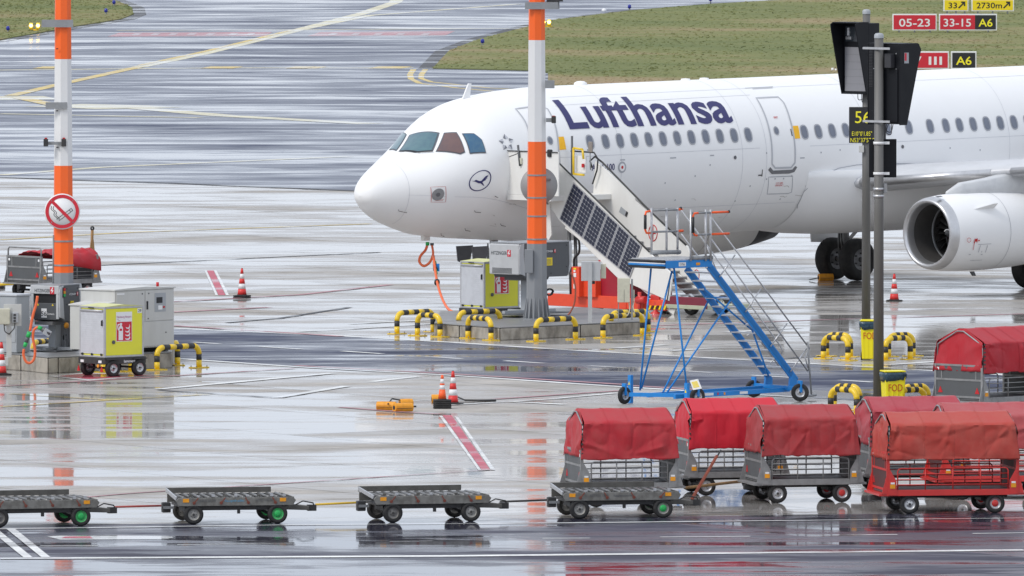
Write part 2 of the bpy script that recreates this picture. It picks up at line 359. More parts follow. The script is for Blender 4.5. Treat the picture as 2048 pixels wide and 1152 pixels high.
line([(-200, 784), (0, 773), (285, 756), (591, 737)], .22, p_pink); line([(130, 999), (252, 988), (983, 940)], .13, p_pink)
line([(680, 815), (780, 823), (880, 829)], .2, p_pink); line([(880, 812), (1100, 799), (1230, 787)], .2, p_white)
line([(990, 799), (1240, 782)], .2, p_pink); line([(1020, 804), (1130, 810)], .25, p_white)
line([(0, 480), (260, 465), (740, 448)], .3, p_yellow); line([(200, 531), (760, 505)], .2, seam)
line([(455, 646), (500, 642), (560, 637), (700, 615)], .2, seam)
line([(0, 350.5), (200, 335), (700, 313)], .55, p_pale)
line([(-60, 353), (0, 355), (330, 366), (708, 382), (1500, 412)], .55, seam)
line([(345, 604), (600, 590), (780, 570)], .25, p_pink); line([(345, 625), (540, 615)], .3, p_pink)
line([(700, 648), (880, 640)], .25, p_white); line([(600, 664), (760, 655), (868, 648)], .22, p_white)
line([(1300, 652), (1640, 640), (2048, 628)], .25, p_pink); line([(1450, 665), (1600, 656)], .3, p_white); line([(1230, 697), (1330, 690)], .3, p_white)
line([(1764, 731), (2048, 712)], .25, p_white)
line([(1340, 702), (1430, 697)], .3, p_white); line([(1540, 720), (1655, 711)], .25, seam)
# bottom road
line([(0, 1118), (900, 1113), (2048, 1101)], .42, p_white); line([(-80, 1060), (600, 1050.5), (1130, 1047), (2048, 1037)], .2, p_white)
for a, b in (((80, 1093), (196, 1092.5)), ((354, 1090), (584, 1087)), ((780, 1084), (866, 1082.5)), ((1085, 1077.5), (1180, 1077)), ((1320, 1075), (1500, 1073.5)), ((1640, 1071.5), (1795, 1070)), ((1945, 1068), (2100, 1066))):
    line([a, b], .13, p_white, 'lane_dash')
line([(-16, 1058), (57, 1117)], .17, p_white, z=.012); line([(20, 1058), (93, 1117)], .17, p_white, z=.012)
m = MB().face([tuple(p) for p in [G(95, 1073, .008), G(120, 1071, .008), G(335, 1072, .008), G(348, 1074, .008), G(335, 1078, .008), G(120, 1079, .008)]]); struct(m, 'painted_oval', p_white)
m = MB().face([tuple(p) for p in [G(122, 1076, .012), G(130, 1073, .012), G(180, 1072.5, .012), G(186, 1076.5, .012)]]); struct(m, 'painted_wedge', p_red)
# red boxes with white borders
def band(c, mat, name, z): struct(MB().face([tuple(G(x, y, z)) for x, y in c]), name, mat)
band([(885, 830), (903, 830), (981, 940), (963.5, 940)], p_red, 'red_stand_marking', .008)
band([(878, 831), (884.5, 831), (963, 940.5), (957, 940.5)], p_white, 'white_marking_edge', .008); band([(909, 832), (917, 835), (991, 940), (982, 940)], p_white, 'white_marking_edge', .008)
band([(414, 541), (427, 541), (451, 590), (437, 590)], p_red, 'red_stand_marking', .008)
band([(409, 541), (413.5, 541), (436, 590), (431, 590)], p_white, 'white_marking_edge', .008); band([(428, 541), (433, 541), (458, 590), (452, 590)], p_white, 'white_marking_edge', .008)
band([(95, 752), (170, 745), (340, 749), (175, 761)], p_white, 'white_fire_bay_outline', .008); band([(115, 752), (170, 747), (310, 750), (178, 758)], p_red, 'red_fire_bay', .012)
# taxiway markings
line([(21, 192), (110, 171), (279, 134)], .55, p_yellow); line([(279, 134), (408, 107), (585, 63), (725, 27), (790, 5), (800, -8)], .7, p_pale)
line([(279, 131), (408, 103.5), (585, 60)], .3, p_yellow, z=.012); line([(585, 63), (740, 31), (1040, 8)], .5, p_pale)
line([(-50, 141), (0, 140.5), (440, 136), (827, 136)], .9, p_pale); line([(840, 137), (1100, 143)], .5, seam)
for x in (85, 420, 445, 590, 612, 755, 782):
    line([(x, 137.5), (x + 22, 133.5)], .9, p_yellow, 'yellow_chevron', z=.012)
line([(233, 61), (560, 60), (1045, 57)], .8, p_pale)
band([(215, 73), (240, 65), (545, 64), (530, 72)], p_pink, 'faded_red_marking', .008); band([(615, 72), (640, 64), (910, 62), (890, 71)], p_pink, 'faded_red_marking', .008)
for x in (262, 300, 335, 372, 410, 455, 490, 655, 700, 745, 790, 840):
    band([(x, 70.5), (x + 8, 66), (x + 22, 66), (x + 15, 70.5)], p_faint, 'faded_white_letter', .012)
line([(-50, 197), (105, 196)], 4.5, p_pale); line([(105, 211), (200, 213), (280, 217)], 4, p_pale); line([(280, 217), (450, 232), (740, 248)], 1.2, p_pale)
line([(40, 196), (110, 211)], .7, p_yellow, z=.012); line([(0, 228), (400, 236)], .7, p_pale)
line([(851, 139), (843, 149), (842, 157), (862, 164), (977, 176), (1100, 183)], .24, p_yellow, 'yellow_edge_curve'); line([(827, 139), (820, 149), (822, 158), (840, 167), (913, 176), (977, 182), (1050, 186)], .26, p_yellow, 'yellow_edge_curve')
# grass islands: a turf sheet with a kerb, tufts standing on it
gm, n, l, b = newmat('airfield_turf')
t = n.new('ShaderNodeNewGeometry'); a1 = n.new('ShaderNodeTexNoise'); a1.inputs['Scale'].default_value = .045; a1.inputs['Detail'].default_value = 9; a1.inputs['Roughness'].default_value = .62
a2 = n.new('ShaderNodeTexNoise'); a2.inputs['Scale'].default_value = 2.2; a2.inputs['Detail'].default_value = 8; a2.inputs['Roughness'].default_value = .75
l.new(t.outputs['Position'], a1.inputs[0]); l.new(t.outputs['Position'], a2.inputs[0])
r1 = n.new('ShaderNodeValToRGB'); l.new(a1.outputs[0], r1.inputs[0]); e = r1.color_ramp.elements
e[0].position = .36; e[0].color = (.15, .175, .075, 1); e[1].position = .66; e[1].color = (.34, .255, .16, 1); q = e.new(.50); q.color = (.20, .21, .09, 1)
r2 = n.new('ShaderNodeMapRange'); r2.inputs[1].default_value = .3; r2.inputs[2].default_value = .7; r2.inputs[3].default_value = .78; r2.inputs[4].default_value = 1.18; l.new(a2.outputs[0], r2.inputs[0])
mm = n.new('ShaderNodeVectorMath'); mm.operation = 'SCALE'; l.new(r1.outputs[0], mm.inputs[0]); l.new(r2.outputs[0], mm.inputs['Scale'])
l.new(mm.outputs[0], b.inputs['Base Color']); b.inputs['Roughness'].default_value = .95; b.inputs['Specular IOR Level'].default_value = .1
bp = n.new('ShaderNodeBump'); bp.inputs['Distance'].default_value = .05; l.new(a2.outputs[0], bp.inputs['Height']); l.new(bp.outputs[0], b.inputs['Normal'])
GR = [[(866, 137.5), (898, 103), (957, 80), (1054, 55), (1109, 41), (1265, 22), (1425, 9), (1586, 0), (1800, -12), (2500, -60), (2700, 200), (1500, 196), (1096, 174), (1096, 145), (1060, 142)],
      [(-300, 120), (0, 80.5), (83, 66), (149, 54), (243, 39), (267, 29.5), (264, 16), (243, 7), (222, -1), (150, -20), (-300, -60)]]
def inside(p, poly):
    c = False; j = len(poly) - 1
    for i in range(len(poly)):
        if (poly[i].y > p[1]) != (poly[j].y > p[1]) and p[0] < (poly[j].x - poly[i].x) * (p[1] - poly[i].y) / (poly[j].y - poly[i].y) + poly[i].x: c = not c
        j = i
    return c
for gi, gp in enumerate(GR):
    poly = [G(*p) for p in gp]
    m = MB(); m.prism([(p.x, p.y) for p in poly], -.05, .05, 'z'); struct(m, 'grass_verge', gm)
    cur = poly[:8] if gi == 0 else poly[:9]
    struct(strip(cur, 1.3, .012), 'kerb_shoulder', seam)
    vs = []; fs = []; k = 0
    x0, x1 = (-12, 75) if gi == 0 else (-32, -18); y0, y1 = (min(p.y for p in poly), 800) if gi == 0 else (570, 760)
    tries = 60000 if gi == 0 else 14000
    for _ in range(tries):
        x = random.uniform(x0, x1); y = y0 + (y1 - y0) * random.random() ** 1.3
        if not inside((x, y), poly): continue
        h = random.uniform(.01, .035) * (1.5 + noise.noise(Vector((x * .3, y * .1, 0)))); a = random.random() * pi; w = random.uniform(.05, .14)
        dx, dy = cos(a) * w, sin(a) * w
        vs += [(x - dx, y - dy, .05), (x + dx, y + dy, .05), (x + dx * .6 + random.uniform(-.05, .05), y + dy, .05 + h)]; fs.append((k, k + 1, k + 2)); k += 3
    me = bpy.data.meshes.new('grass_tufts'); me.from_pydata(vs, [], fs); me.materials.append(gm); o = bpy.data.objects.new('grass_tufts', me); C.objects.link(o); o['kind'] = 'stuff'
# asphalt patch between grass and aircraft
band([(866, 141.5), (1060, 146), (1096, 147), (1096, 178), (900, 174)], asphalt, 'taxiway_patch', .006)
# slab joints: a net of narrow sealed grooves in the apron
m = MB(); ca, sa = cos(radians(33)), sin(radians(33))
for k in range(-30, 60):
    for fam in (0, 1):
        c0 = k * 5.0
        dvec = Vector((ca, sa, 0)) if fam == 0 else Vector((-sa, ca, 0)); nv = Vector((-sa, ca, 0)) if fam == 0 else Vector((ca, sa, 0))
        base = Vector((0, 330, 0)); bb = base + nv * (c0 - (base.dot(nv) % 5.0))
        a = bb - dvec * 120; c = bb + dvec * 120
        # keep to the apron
        pts = []
        for i in range(49):
            p = a.lerp(c, i / 48)
            if 255 < p.y < 425 and -25 < p.x < 25: pts.append(p)
        if len(pts) > 2:
            s_ = strip([pts[0], pts[-1]], .022, .002); kk = len(m.v); m.v += s_.v; m.f += [[i + kk for i in f] for f in s_.f]; m.sm += s_.sm
o = struct(m, 'slab_joints', slabseam); o['kind'] = 'stuff'

# ------------------------------------------------------------------ airliner
TH, TILT, ZC = radians(43.35), radians(.6), 3.83
_M0 = G(1886, 569)
_base = _M0 - (Matrix.Rotation(TH, 3, 'Z') @ Matrix.Rotation(-TILT, 3, 'Y')) @ Vector((21.97, 0, 0))
AF = Fr(_base, TH, TILT)
air = thing('airliner', 'white twin-engined airliner with dark blue lettering parked behind the striped masts', 'airplane', _base, TH)
air.rotation_mode = 'XYZ'; air.rotation_euler = AF.m.to_euler('XYZ')
# x (aft), top, bottom, half width, height of widest point, all about the fuselage axis
FT = [(.267, -.60, -.60, .001, -.60), (.307, -.443, -.731, .187, -.60), (.381, -.274, -.835, .344, -.589), (.547, -.10, -1.036, .497, -.566), (.824, .085, -1.231, .68, -.531), (1.193, .275, -1.393, .905, -.478), (1.654, .503, -1.545, 1.184, -.41),
      (1.977, .675, -1.64, 1.365, -.36), (2.208, .815, -1.70, 1.465, -.312), (2.577, 1.071, -1.747, 1.60, -.222), (2.946, 1.338, -1.791, 1.73, -.124), (3.315, 1.573, -1.83, 1.83, -.045), (3.777, 1.765, -1.863, 1.868, 0.), (4.423, 1.89, -1.909, 1.891, .02), (5.161, 1.982, -1.964, 1.925, .02),
      (6.2, 2.05, -2.04, 1.97, 0), (7.2, 2.07, -2.07, 1.975, 0), (31, 2.07, -2.07, 1.975, 0), (34, 2.07, -1.75, 1.9, .1), (38, 2.0, -.9, 1.55, .4), (42, 1.85, .2, .8, .9), (44.5, 1.6, 1.0, .25, 1.3)]
def cat(ts, t):                                   # smooth interpolation through the table
    if t <= ts[0][0]: return ts[0][1:]
    if t >= ts[-1][0]: return ts[-1][1:]
    i = next(k for k in range(len(ts) - 1) if ts[k][0] <= t <= ts[k + 1][0])
    a, b = ts[i], ts[i + 1]; u = (t - a[0]) / (b[0] - a[0]); z = ts[max(i - 1, 0)]; c = ts[min(i + 2, len(ts) - 1)]; out = []
    for k in range(1, len(a)):
        h = b[0] - a[0]; s0 = (b[k] - z[k]) / (b[0] - z[0]) if i else (b[k] - a[k]) / h; s1 = (c[k] - a[k]) / (c[0] - a[0]) if c[0] != a[0] else 0
        if i == 0: s0 = 1.5 * (b[k] - a[k]) / h
        if (b[k] - a[k]) == 0: s0 = s1 = 0
        out.append((2 * u**3 - 3 * u**2 + 1) * a[k] + (u**3 - 2 * u**2 + u) * h * s0 + (-2 * u**3 + 3 * u**2) * b[k] + (u**3 - u**2) * h * s1)
    return out
def FS(x, ph, off=0.):                            # point on the skin; ph 0 = top, pi/2 = port, pi = keel
    t, bo, w, zm = cat(FT, x); h = (t - zm) if cos(ph) > 0 else (zm - bo)
    p = Vector((x, -w * sin(ph), ZC + zm + h * cos(ph)))
    if off:
        n_ = Vector((0, -sin(ph) / max(w, .01), cos(ph) / max(h, .01))).normalized(); x = max(x, .34)
        if x < 7: e = .05; q = FS(x + e, ph); r = FS(x - e if x > e else 0, ph); tx = (q - r).normalized(); n_ = (n_ - tx * n_.dot(tx)).normalized()
        p = p + n_ * off
    return p
def SK(px, py):                                   # pixel -> (x, ph) on the port skin
    d = AF.i.to_3x3() @ ray(px, py); o = AF.o; t0 = (-3.2 - o.y) / d.y; t1 = ((1.7 if px < 900 else 0) - o.y) / d.y
    def f(t):
        p = o + d * t
        if p.x < .28: return 50 - p.x
        tp, bo, w, zm = cat(FT, p.x); z = p.z - ZC - zm; h = (tp - zm) if z > 0 else (zm - bo)
        return (p.y / w) ** 2 + (z / h) ** 2 - 1
    N = 420; prev = t0; tt = None; best = (1e9, t0)
    for i in range(1, N + 1):
        t = t0 + (t1 - t0) * i / N; v = f(t)
        if v < best[0]: best = (v, t)
        if v <= 0: tt = t; break
        prev = t
    if tt is None: tt = best[1]
    else:
        a, b_ = prev, tt
        for _ in range(30):
            c = (a + b_) / 2
            if f(c) > 0: a = c
            else: b_ = c
        tt = b_
    p = o + d * tt; tp, bo, w, zm = cat(FT, p.x); z = p.z - ZC - zm; h = (tp - zm) if z > 0 else (zm - bo)
    return max(p.x, .3), math.atan2(-p.y / max(w, .01), z / max(h, .01))
m = MB(); xs = [.267, .275, .29, .307, .33, .36, .4, .47, .55, .68, .82, 1., 1.2, 1.5, 1.7, 1.85, 2., 2.15, 2.3, 2.5, 2.7, 2.9, 3.1, 3.3, 3.55, 3.8, 4.1, 4.5, 4.9, 5.3, 5.8, 6.2, 6.7, 7.2] + [8 + i for i in range(23)] + [31 + .5 * i for i in range(27)] + [44.5]
NP = 96
for x in xs: m.v += [FS(x, 2 * pi * k / NP) for k in range(NP)]
m.f = [(i * NP + k, i * NP + (k + 1) % NP, (i + 1) * NP + (k + 1) % NP, (i + 1) * NP + k) for i in range(len(xs) - 1) for k in range(NP)]; m.sm = [True] * len(m.f)
m.build('fuselage', white, air)
def skinmap(V, Fc, name, mat, off=.006, parent=None, dx=.25, dph=.045, solid=True, label=None):
    """lay a flat outline given in (x, ph) on the skin as a thin raised sheet"""
    bm = bmesh.new(); vs = [bm.verts.new((v[0], v[1], 0)) for v in V]
    for f in Fc:
        try: bm.faces.new([vs[i] for i in f])
        except ValueError: pass
    x0 = min(v[0] for v in V); x1 = max(v[0] for v in V); y0 = min(v[1] for v in V); y1 = max(v[1] for v in V)
    t = y0 + dph
    while t < y1: bmesh.ops.bisect_plane(bm, geom=bm.verts[:] + bm.edges[:] + bm.faces[:], plane_co=(0, t, 0), plane_no=(0, 1, 0)); t += dph
    if x0 < 7:
        t = x0 + dx
        while t < x1: bmesh.ops.bisect_plane(bm, geom=bm.verts[:] + bm.edges[:] + bm.faces[:], plane_co=(t, 0, 0), plane_no=(1, 0, 0)); t += dx
    for v in bm.verts: v.co = FS(v.co.x, v.co.y, off)
    me = bpy.data.meshes.new(name); bm.to_mesh(me); bm.free(); me.materials.append(mat)
    for p in me.polygons: p.use_smooth = True
    o = bpy.data.objects.new(name, me); C.objects.link(o); o.parent = parent or air
    if label: o['label'] = label
    return o
def skinpoly(pix, name, mat, off=.006, parent=None, grow=0., **k):
    q = [SK(*p) for p in pix]
    if grow:
        cx = sum(p[0] for p in q) / len(q); cy = sum(p[1] for p in q) / len(q); q = [(cx + (x - cx) * (1 + grow), cy + (y - cy) * (1 + grow)) for x, y in q]
    return skinmap(q, [list(range(len(q)))], name, mat, off, parent, **k)
def skinstrip(q, w, name, mat, off=.006, parent=None, closed=False):
    """ribbon of width w along (x, ph) points"""
    n_ = len(q); V = []; R = 2.0
    for i, (x, p) in enumerate(q):
        a = q[(i - 1) % n_ if closed else max(i - 1, 0)]; b_ = q[(i + 1) % n_ if closed else min(i + 1, n_ - 1)]
        dx, dp = b_[0] - a[0], (b_[1] - a[1]) * R; l_ = sqrt(dx * dx + dp * dp) or 1
        V += [FS(x - dp / l_ * w / 2, p + dx / l_ * w / 2 / R, off), FS(x + dp / l_ * w / 2, p - dx / l_ * w / 2 / R, off)]
    N = n_ if closed else n_ - 1
    mb = MB(); mb.v = V; mb.f = [(2 * i, 2 * i + 1, 2 * ((i + 1) % n_) + 1, 2 * ((i + 1) % n_)) for i in range(N)]; mb.sm = [True] * N
    return mb.build(name, mat, parent or air)
def dens(q, st=.12, closed=True):
    out = []; n_ = len(q)
    for i in range(n_ if closed else n_ - 1):
        a, b_ = q[i], q[(i + 1) % n_]; k = max(1, int(max(abs(a[0] - b_[0]), abs(a[1] - b_[1]) * 2) / st))
        out += [(a[0] + (b_[0] - a[0]) * j / k, a[1] + (b_[1] - a[1]) * j / k) for j in range(k)]
    if not closed: out.append(q[-1])
    return out
linegrey = paint('panel_gap_grey', (.42, .43, .46), .5, 0, .2, 3); linelight = paint('door_outline_grey', (.50, .51, .54), .5, 0, .2, 3); linedark = paint('dark_panel_gap', (.12, .12, .13), .5, 0, .2, 3)
# cockpit glazing
ck = [([(779, 300), (804, 267), (813, 270.5), (793, 301.5)], 'teal'), ([(799, 303), (820, 271), (877, 267), (864, 302), (830, 305)], 'teal'),
      ([(873, 303), (889, 267), (913, 266), (929, 304), (920, 308)], 'brown'), ([(925, 268), (948, 268), (963, 280), (971, 305), (940, 307)], 'blue')]
gl = {'teal': paint('cockpit_glass_teal', (.10, .19, .215), .08, 0, .6, 2.4, (.055, .10, .16)), 'brown': paint('cockpit_glass_with_sunshade', (.17, .105, .10), .12, 0, .6, 2.4, (.085, .08, .10)), 'blue': paint('cockpit_glass_blue', (.05, .13, .23), .08, 0, .5, 2.5, (.16, .27, .26))}
for pts, k in ck:
    f_ = skinpoly(pts, 'cockpit_window', paint('window_surround', (.10, .11, .13), .4), .012, grow=.06)
    skinpoly(pts, 'pane', gl[k], .02, f_, grow=-.04)
wp = skinstrip(dens([SK(866, 304), SK(838, 306), SK(800, 304)], .2, False), .03, 'wiper', black, .04)
# passenger windows
rowp = [1211, 1239.8, 1268.5, 1297.2, 1325.8, 1354.3, 1382.8, 1411.3, 1439.7, 1468, 1496.3, 1608.6, 1636.6, 1664.3, 1691.8, 1719.5, 1747, 1774.8, 1817.5, 1860.2, 1891.8, 1919, 1946.4, 1973.5, 2000.6, 2027.8, 2055, 2082, 2109]
_, phw = SK(1354, 276.0)
def oval(w, h, n_=20, e=2.6):
    out = []
    for k in range(n_):
        t = 2 * pi * k / n_; c_, s_ = cos(t), sin(t)
        out.append((math.copysign(abs(c_) ** (2 / e), c_) * w, math.copysign(abs(s_) ** (2 / e), s_) * h))
    return out
frm = paint('window_rim_grey', (.40, .41, .44), .4, .1, .2, 3); wn0 = None
for px in [1180] + rowp:
    x = SK(px, 282.4 - (px - 1211) * .0457)[0]
    V = [(x + a, phw + b / 2.02) for a, b in oval(.145, .205)]; f_ = skinmap(V, [list(range(20))], 'cabin_window', frm, .008, dph=.09)
    V = [(x + a, phw + b / 2.02) for a, b in oval(.112, .168)]; skinmap(V, [list(range(20))], 'pane', glass, .013, f_, dph=.09)
    skinstrip([(x + .085, phw - .055), (x + .10, phw), (x + .095, phw + .05)], .016, 'blind_edge', frm, .017, f_)
# titles
nb = {}
def skintext(s, p0, p1, ptop, mat, bold, name='lettering'):
    """p0, p1: pixels of the two ends of the baseline, ptop: pixel at the top of the first capital"""
    a, b_, t = SK(*p0), SK(*p1), SK(*ptop); V, Fc, w = textmesh(s, bold)
    q = [(a[0] + (v.x + w / 2) / w * (b_[0] - a[0]), a[1] + (v.x + w / 2) / w * (b_[1] - a[1]) - v.y * (a[1] - t[1])) for v in V]
    return skinmap(q, Fc, name, mat, .01, dph=.06)
for i in range(1):
    skintext('Lufthansa', (1139.5, 259), (1467.5, 245), (1103, 198), navy, .022)
_a = SK(1183, 341); skintext('A321-100', (1183, 341.5), (1229, 340), (1180.5, 328), navy, .014, 'type_lettering')
# doors: outline ribbons, window, handle, sill plate
def door(pix, wpx, dl=True):
    q = dens([SK(*p) for p in pix], .1); d = skinstrip(q, .05, 'door_outline', linelight, .009, closed=True)
    x, p = SK(*wpx); f_ = skinmap([(x + a, p + b / 2.02) for a, b in oval(.10, .125, 18, 2)], [list(range(18))], 'door_window', frm, .009, d)
    skinmap([(x + a, p + b / 2.02) for a, b in oval(.07, .09, 18, 2)], [list(range(18))], 'pane', glass, .014, f_)
    return d
d2 = door([(1512, 196), (1556, 194), (1567, 205), (1580, 240), (1589, 285), (1590, 325), (1582, 335), (1550, 336), (1544, 328), (1544, 300), (1538, 258), (1526, 222)], (1552.5, 261.5))
skinpoly([(1584, 252), (1596, 251.5), (1600, 277), (1587, 277.5)], 'yellow_square', paint('yellow_livery_square', (.95, .50, .0), .4, 0, .08, 2), .008)
skinpoly([(1536, 340), (1540, 334), (1546, 341), (1584, 339), (1590, 332), (1594, 334), (1588, 344), (1578, 347), (1543, 348)], 'scuff_plate', paint('scuff_plate_grey', (.17, .17, .18), .5, 0, .3, 6), .012)
skinstrip([SK(1581, 258), SK(1584, 272)], .03, 'door_handle', black, .012); skinstrip([SK(1516, 350.5), SK(1524, 350)], .03, 'handle_mark', black, .01); skinstrip([SK(1524.5, 339), SK(1523.5, 353)], .025, 'handle_mark', black, .01)
q = dens([SK(1537, 354), SK(1585, 352), SK(1583, 384), SK(1576, 387), SK(1534, 388)], .1); skinstrip(q, .022, 'panel_outline', linegrey, .006, closed=True)
q2 = SK(1552, 371); skintext('CUT HERE', (1551, 368), (1565, 367.4), (1550.6, 364.5), redref, .0, 'rescue_lettering'); skintext('EMERGENCY', (1550, 372.5), (1566, 371.8), (1549.8, 369), redref, .0, 'rescue_lettering')
skintext('EXIT', (1548, 237), (1556, 236.6), (1547, 233), redref, .02, 'rescue_lettering')
d1 = door([(1031, 218), (1078, 212), (1095, 218), (1110, 250), (1117, 300), (1118, 360), (1108, 385), (1072, 386), (1066, 330), (1062, 280), (1050, 243)], (1100, 281))
skinpoly([(1114, 274), (1127, 273.2), (1132, 299), (1118, 300)], 'yellow_square', MATS['yellow_livery_square'], .008)
# radome joint and other seams
def ring(x0, p0, p1, w, mat, name='skin_joint'): skinstrip([(x0, p0 + (p1 - p0) * k / 40) for k in range(41)], w, name, mat, .004)
ring(SK(818, 371)[0], .15, 2.9, .012, paint('pale_seam', (.66, .66, .69), .4), 'radome_joint')
for x in (7.9, 12.4, 13.3, 17.2, 22.6, 26.4): ring(x, .1, 3.0, .012, paint('faint_skin_joint', (.62, .63, .66), .4))
for pa, pb in (((1120, 315), (1520, 296)), ((1620, 292), (2070, 270)), ((1110, 212), (1500, 190)), ((1100, 196), (2070, 150)), ((815, 390), (1060, 419)), ((1120, 425), (1590, 404))):
    a, b_ = SK(*pa), SK(*pb); skinstrip(dens([a, b_], .4, False), .012, 'skin_joint', MATS['faint_skin_joint'], .004)
grime = paint('grime_streak', (.55, .53, .50), .5, 0, .4, 6)
rr = random.Random(5)
for k in range(26):
    x_ = rr.uniform(3.2, 17); p_ = rr.uniform(1.9, 2.5); l_ = rr.uniform(.08, .4); skinstrip([(x_ + l_ * q_ / 4, p_ + .01 * q_ * rr.uniform(-.3, .6)) for q_ in range(5)], rr.uniform(.008, .02), 'grime_streak', grime, .003)
for pa, pb in (((1505, 135 + 43), (1545, 176)), ((1490, 176.5), (1546, 173.5))):
    skinstrip(dens([SK(*pa), SK(*pb)], .3, False), .03, 'roof_seam', linegrey, .005)
for (px, py) in ((1533, 358), (1550, 357.5), (1567, 357), (1642, 305), (1533, 306), (1583, 352), (1175, 300), (1390, 352), (1500, 372), (1330, 366), (1560, 398), (1420, 330), (1350, 400), (1240, 392), (1470, 402), (1612, 372), (1680, 300), (1900, 296), (1960, 300)):
    x, p = SK(px, py); skinmap([(x + a, p + b / 2.02) for a, b in oval(.025, .025, 8, 2)], [list(range(8))], 'skin_fastener', linegrey, .006)
for (px, py, w_) in ((1600, 316, 9), (1420, 311, 8), (1340, 316, 12), (1700, 345, 10), (1240, 320, 10)):
    skinstrip([SK(px, py), SK(px + w_, py - w_ * .045)], .03, 'small_placard', linegrey, .006)
# fish-plate ports, probes and vents
def disc(px, py, r, mat, name, off=.012, par=None, e=2):
    x, p = SK(px, py); _w = cat(FT, x); R = max(.6, (_w[0] - _w[3] + _w[2]) / 2)
    return skinmap([(x + a, p + b / R) for a, b in oval(r, r, 20, e)], [list(range(20))], name, mat, off, par)
disc(876, 389, .15, paint('port_grey', (.30, .30, .31), .5, .3, .5, 9), 'static_port'); disc(876, 389, .05, linedark, 'static_port_centre', .02)
q = dens([SK(861, 374), SK(891, 373), SK(891, 404), SK(862, 404)], .08); skinstrip(q, .014, 'red_port_outline', paint('pale_red_outline', (.60, .22, .22), .4), .008, closed=True)
for k_, wd in enumerate((14, 18, 16)): skinstrip([SK(870, 397 + 2.1 * k_), SK(870 + wd, 396.6 + 2.1 * k_)], .014, 'red_notice', paint('pale_red_outline', (.60, .22, .22), .4), .008)
disc(1244, 334.5, .15, linegrey, 'static_port', .008); disc(1244, 334.5, .10, white, 'static_port_ring', .012); disc(1244, 334.5, .04, redref, 'static_port_centre', .016)
disc(1470, 315, .05, linedark, 'drain_hole'); disc(1805, 293.5, .05, linedark, 'drain_hole')
for (px, py, l_) in ((797, 419.5, 11), (949, 421.5, 9), (1001, 447.5, 9), (930, 457, 9), (882, 467, 6), (990, 392, 3)):
    x, p = SK(px, py); a_, b_ = FS(x, p, .0), FS(x + l_ * .018, p + .01, .07); MB().tube([a_, FS(x, p, .06), b_], .008, 6).build('probe', dark, air)
# crane in a ring
ex, ep = SK(960.5, 361); ra = .30; Rr = 1.9
skinstrip([(ex + ra * cos(2 * pi * k / 36), ep + ra * sin(2 * pi * k / 36) / Rr) for k in range(36)], .03, 'emblem_ring', navy, .008, closed=True)
cr_ = [(-.84, .22), (-.55, .13), (-.42, .2), (-.3, .12), (-.1, -.02), (.1, -.05), (.3, .14), (.50, .30), (.80, .36), (.62, .24), (.76, .22), (.56, .12), (.68, .08), (.46, 0), (.56, -.05), (.30, -.16), (.2, -.22), (.42, -.62), (.3, -.56), (.05, -.3), (-.2, -.2), (-.48, .03)]
skinmap([(ex + a * ra, ep - b * ra / Rr) for a, b in cr_], [list(range(len(cr_)))], 'crane_emblem', navy, .010)
# five-pointed ring of kite shapes
sx_, sp_ = SK(1013, 285)
for k in range(5):
    a = -pi / 2 + 2 * pi * k / 5 + .1
    for sg, mt in ((-1, paint('emblem_grey', (.20, .21, .24), .4)), (1, paint('emblem_silver', (.55, .56, .6), .4))):
        q = [(cos(a) * .10, sin(a) * .10), (cos(a) * .26, sin(a) * .26), (cos(a + sg * .55) * .16, sin(a + sg * .55) * .16)]
        skinmap([(sx_ + u, sp_ + v / 1.9) for u, v in q], [[0, 1, 2]], 'star_emblem', mt, .009)
# belly fairing
BX = [(-.15, .05), (0, .3), (.25, .55), (.8, .80), (1.6, .95), (2.6, 1.0), (4, 1.0), (8.5, 1.0), (10, .85), (11.5, .4), (12.2, .02)]
bx0 = SK(1593, 425)[0]; m = MB(); NB = 40
for dx_, s_ in BX:
    for k in range(NB + 1):
        kk_ = min(max(k, 1), NB - 1); t = -pi * .465 + 2 * pi * .465 * (kk_ - 1) / (NB - 2); w_ = 1.985 + .16 * s_; bt = -2.08 - .17 * s_; zt = -.05 - (1 - s_) * 1.4
        c_, q_ = cos(t), sin(t); yy = math.copysign(abs(q_) ** .72, q_) * w_; zz = -abs(c_) ** .72 * abs(bt) if c_ > 0 else abs(c_) * .7
        f = s_ * .999 + .001
        yy = yy if abs(t) < pi / 2 else yy * (.9)
        ph = math.atan2(abs(yy), zz); p0 = FS(bx0 + dx_, ph); p0.y = math.copysign(abs(p0.y), -yy) if yy else p0.y
        P_ = Vector((bx0 + dx_, -yy, ZC + zz)); r = (p0 + (P_ - p0) * f) if 0 < k < NB else p0.lerp(Vector((p0.x, 0, ZC)), .02)
        m.v.append(r)
m.f = [(i * (NB + 1) + k, i * (NB + 1) + k + 1, (i + 1) * (NB + 1) + k + 1, (i + 1) * (NB + 1) + k) for i in range(len(BX) - 1) for k in range(NB)]; m.sm = [True] * len(m.f)
m.build('belly_fairing', white, air)
skinstrip(dens([SK(*q_) for q_ in ((1592, 430), (1594, 408), (1606, 383), (1636, 354), (1676, 336), (1712, 329.5), (1760, 326.5), (1850, 328), (1950, 333), (2060, 338))], .15, False), .022, 'fairing_edge', linegrey, .03)
skinstrip(dens([SK(*q_) for q_ in ((1591, 424), (1593, 438), (1603, 447), (1618, 452))], .1, False), .05, 'fairing_dark_arc', linedark, .03)  # dark arc drawn along the lower front of the fairing
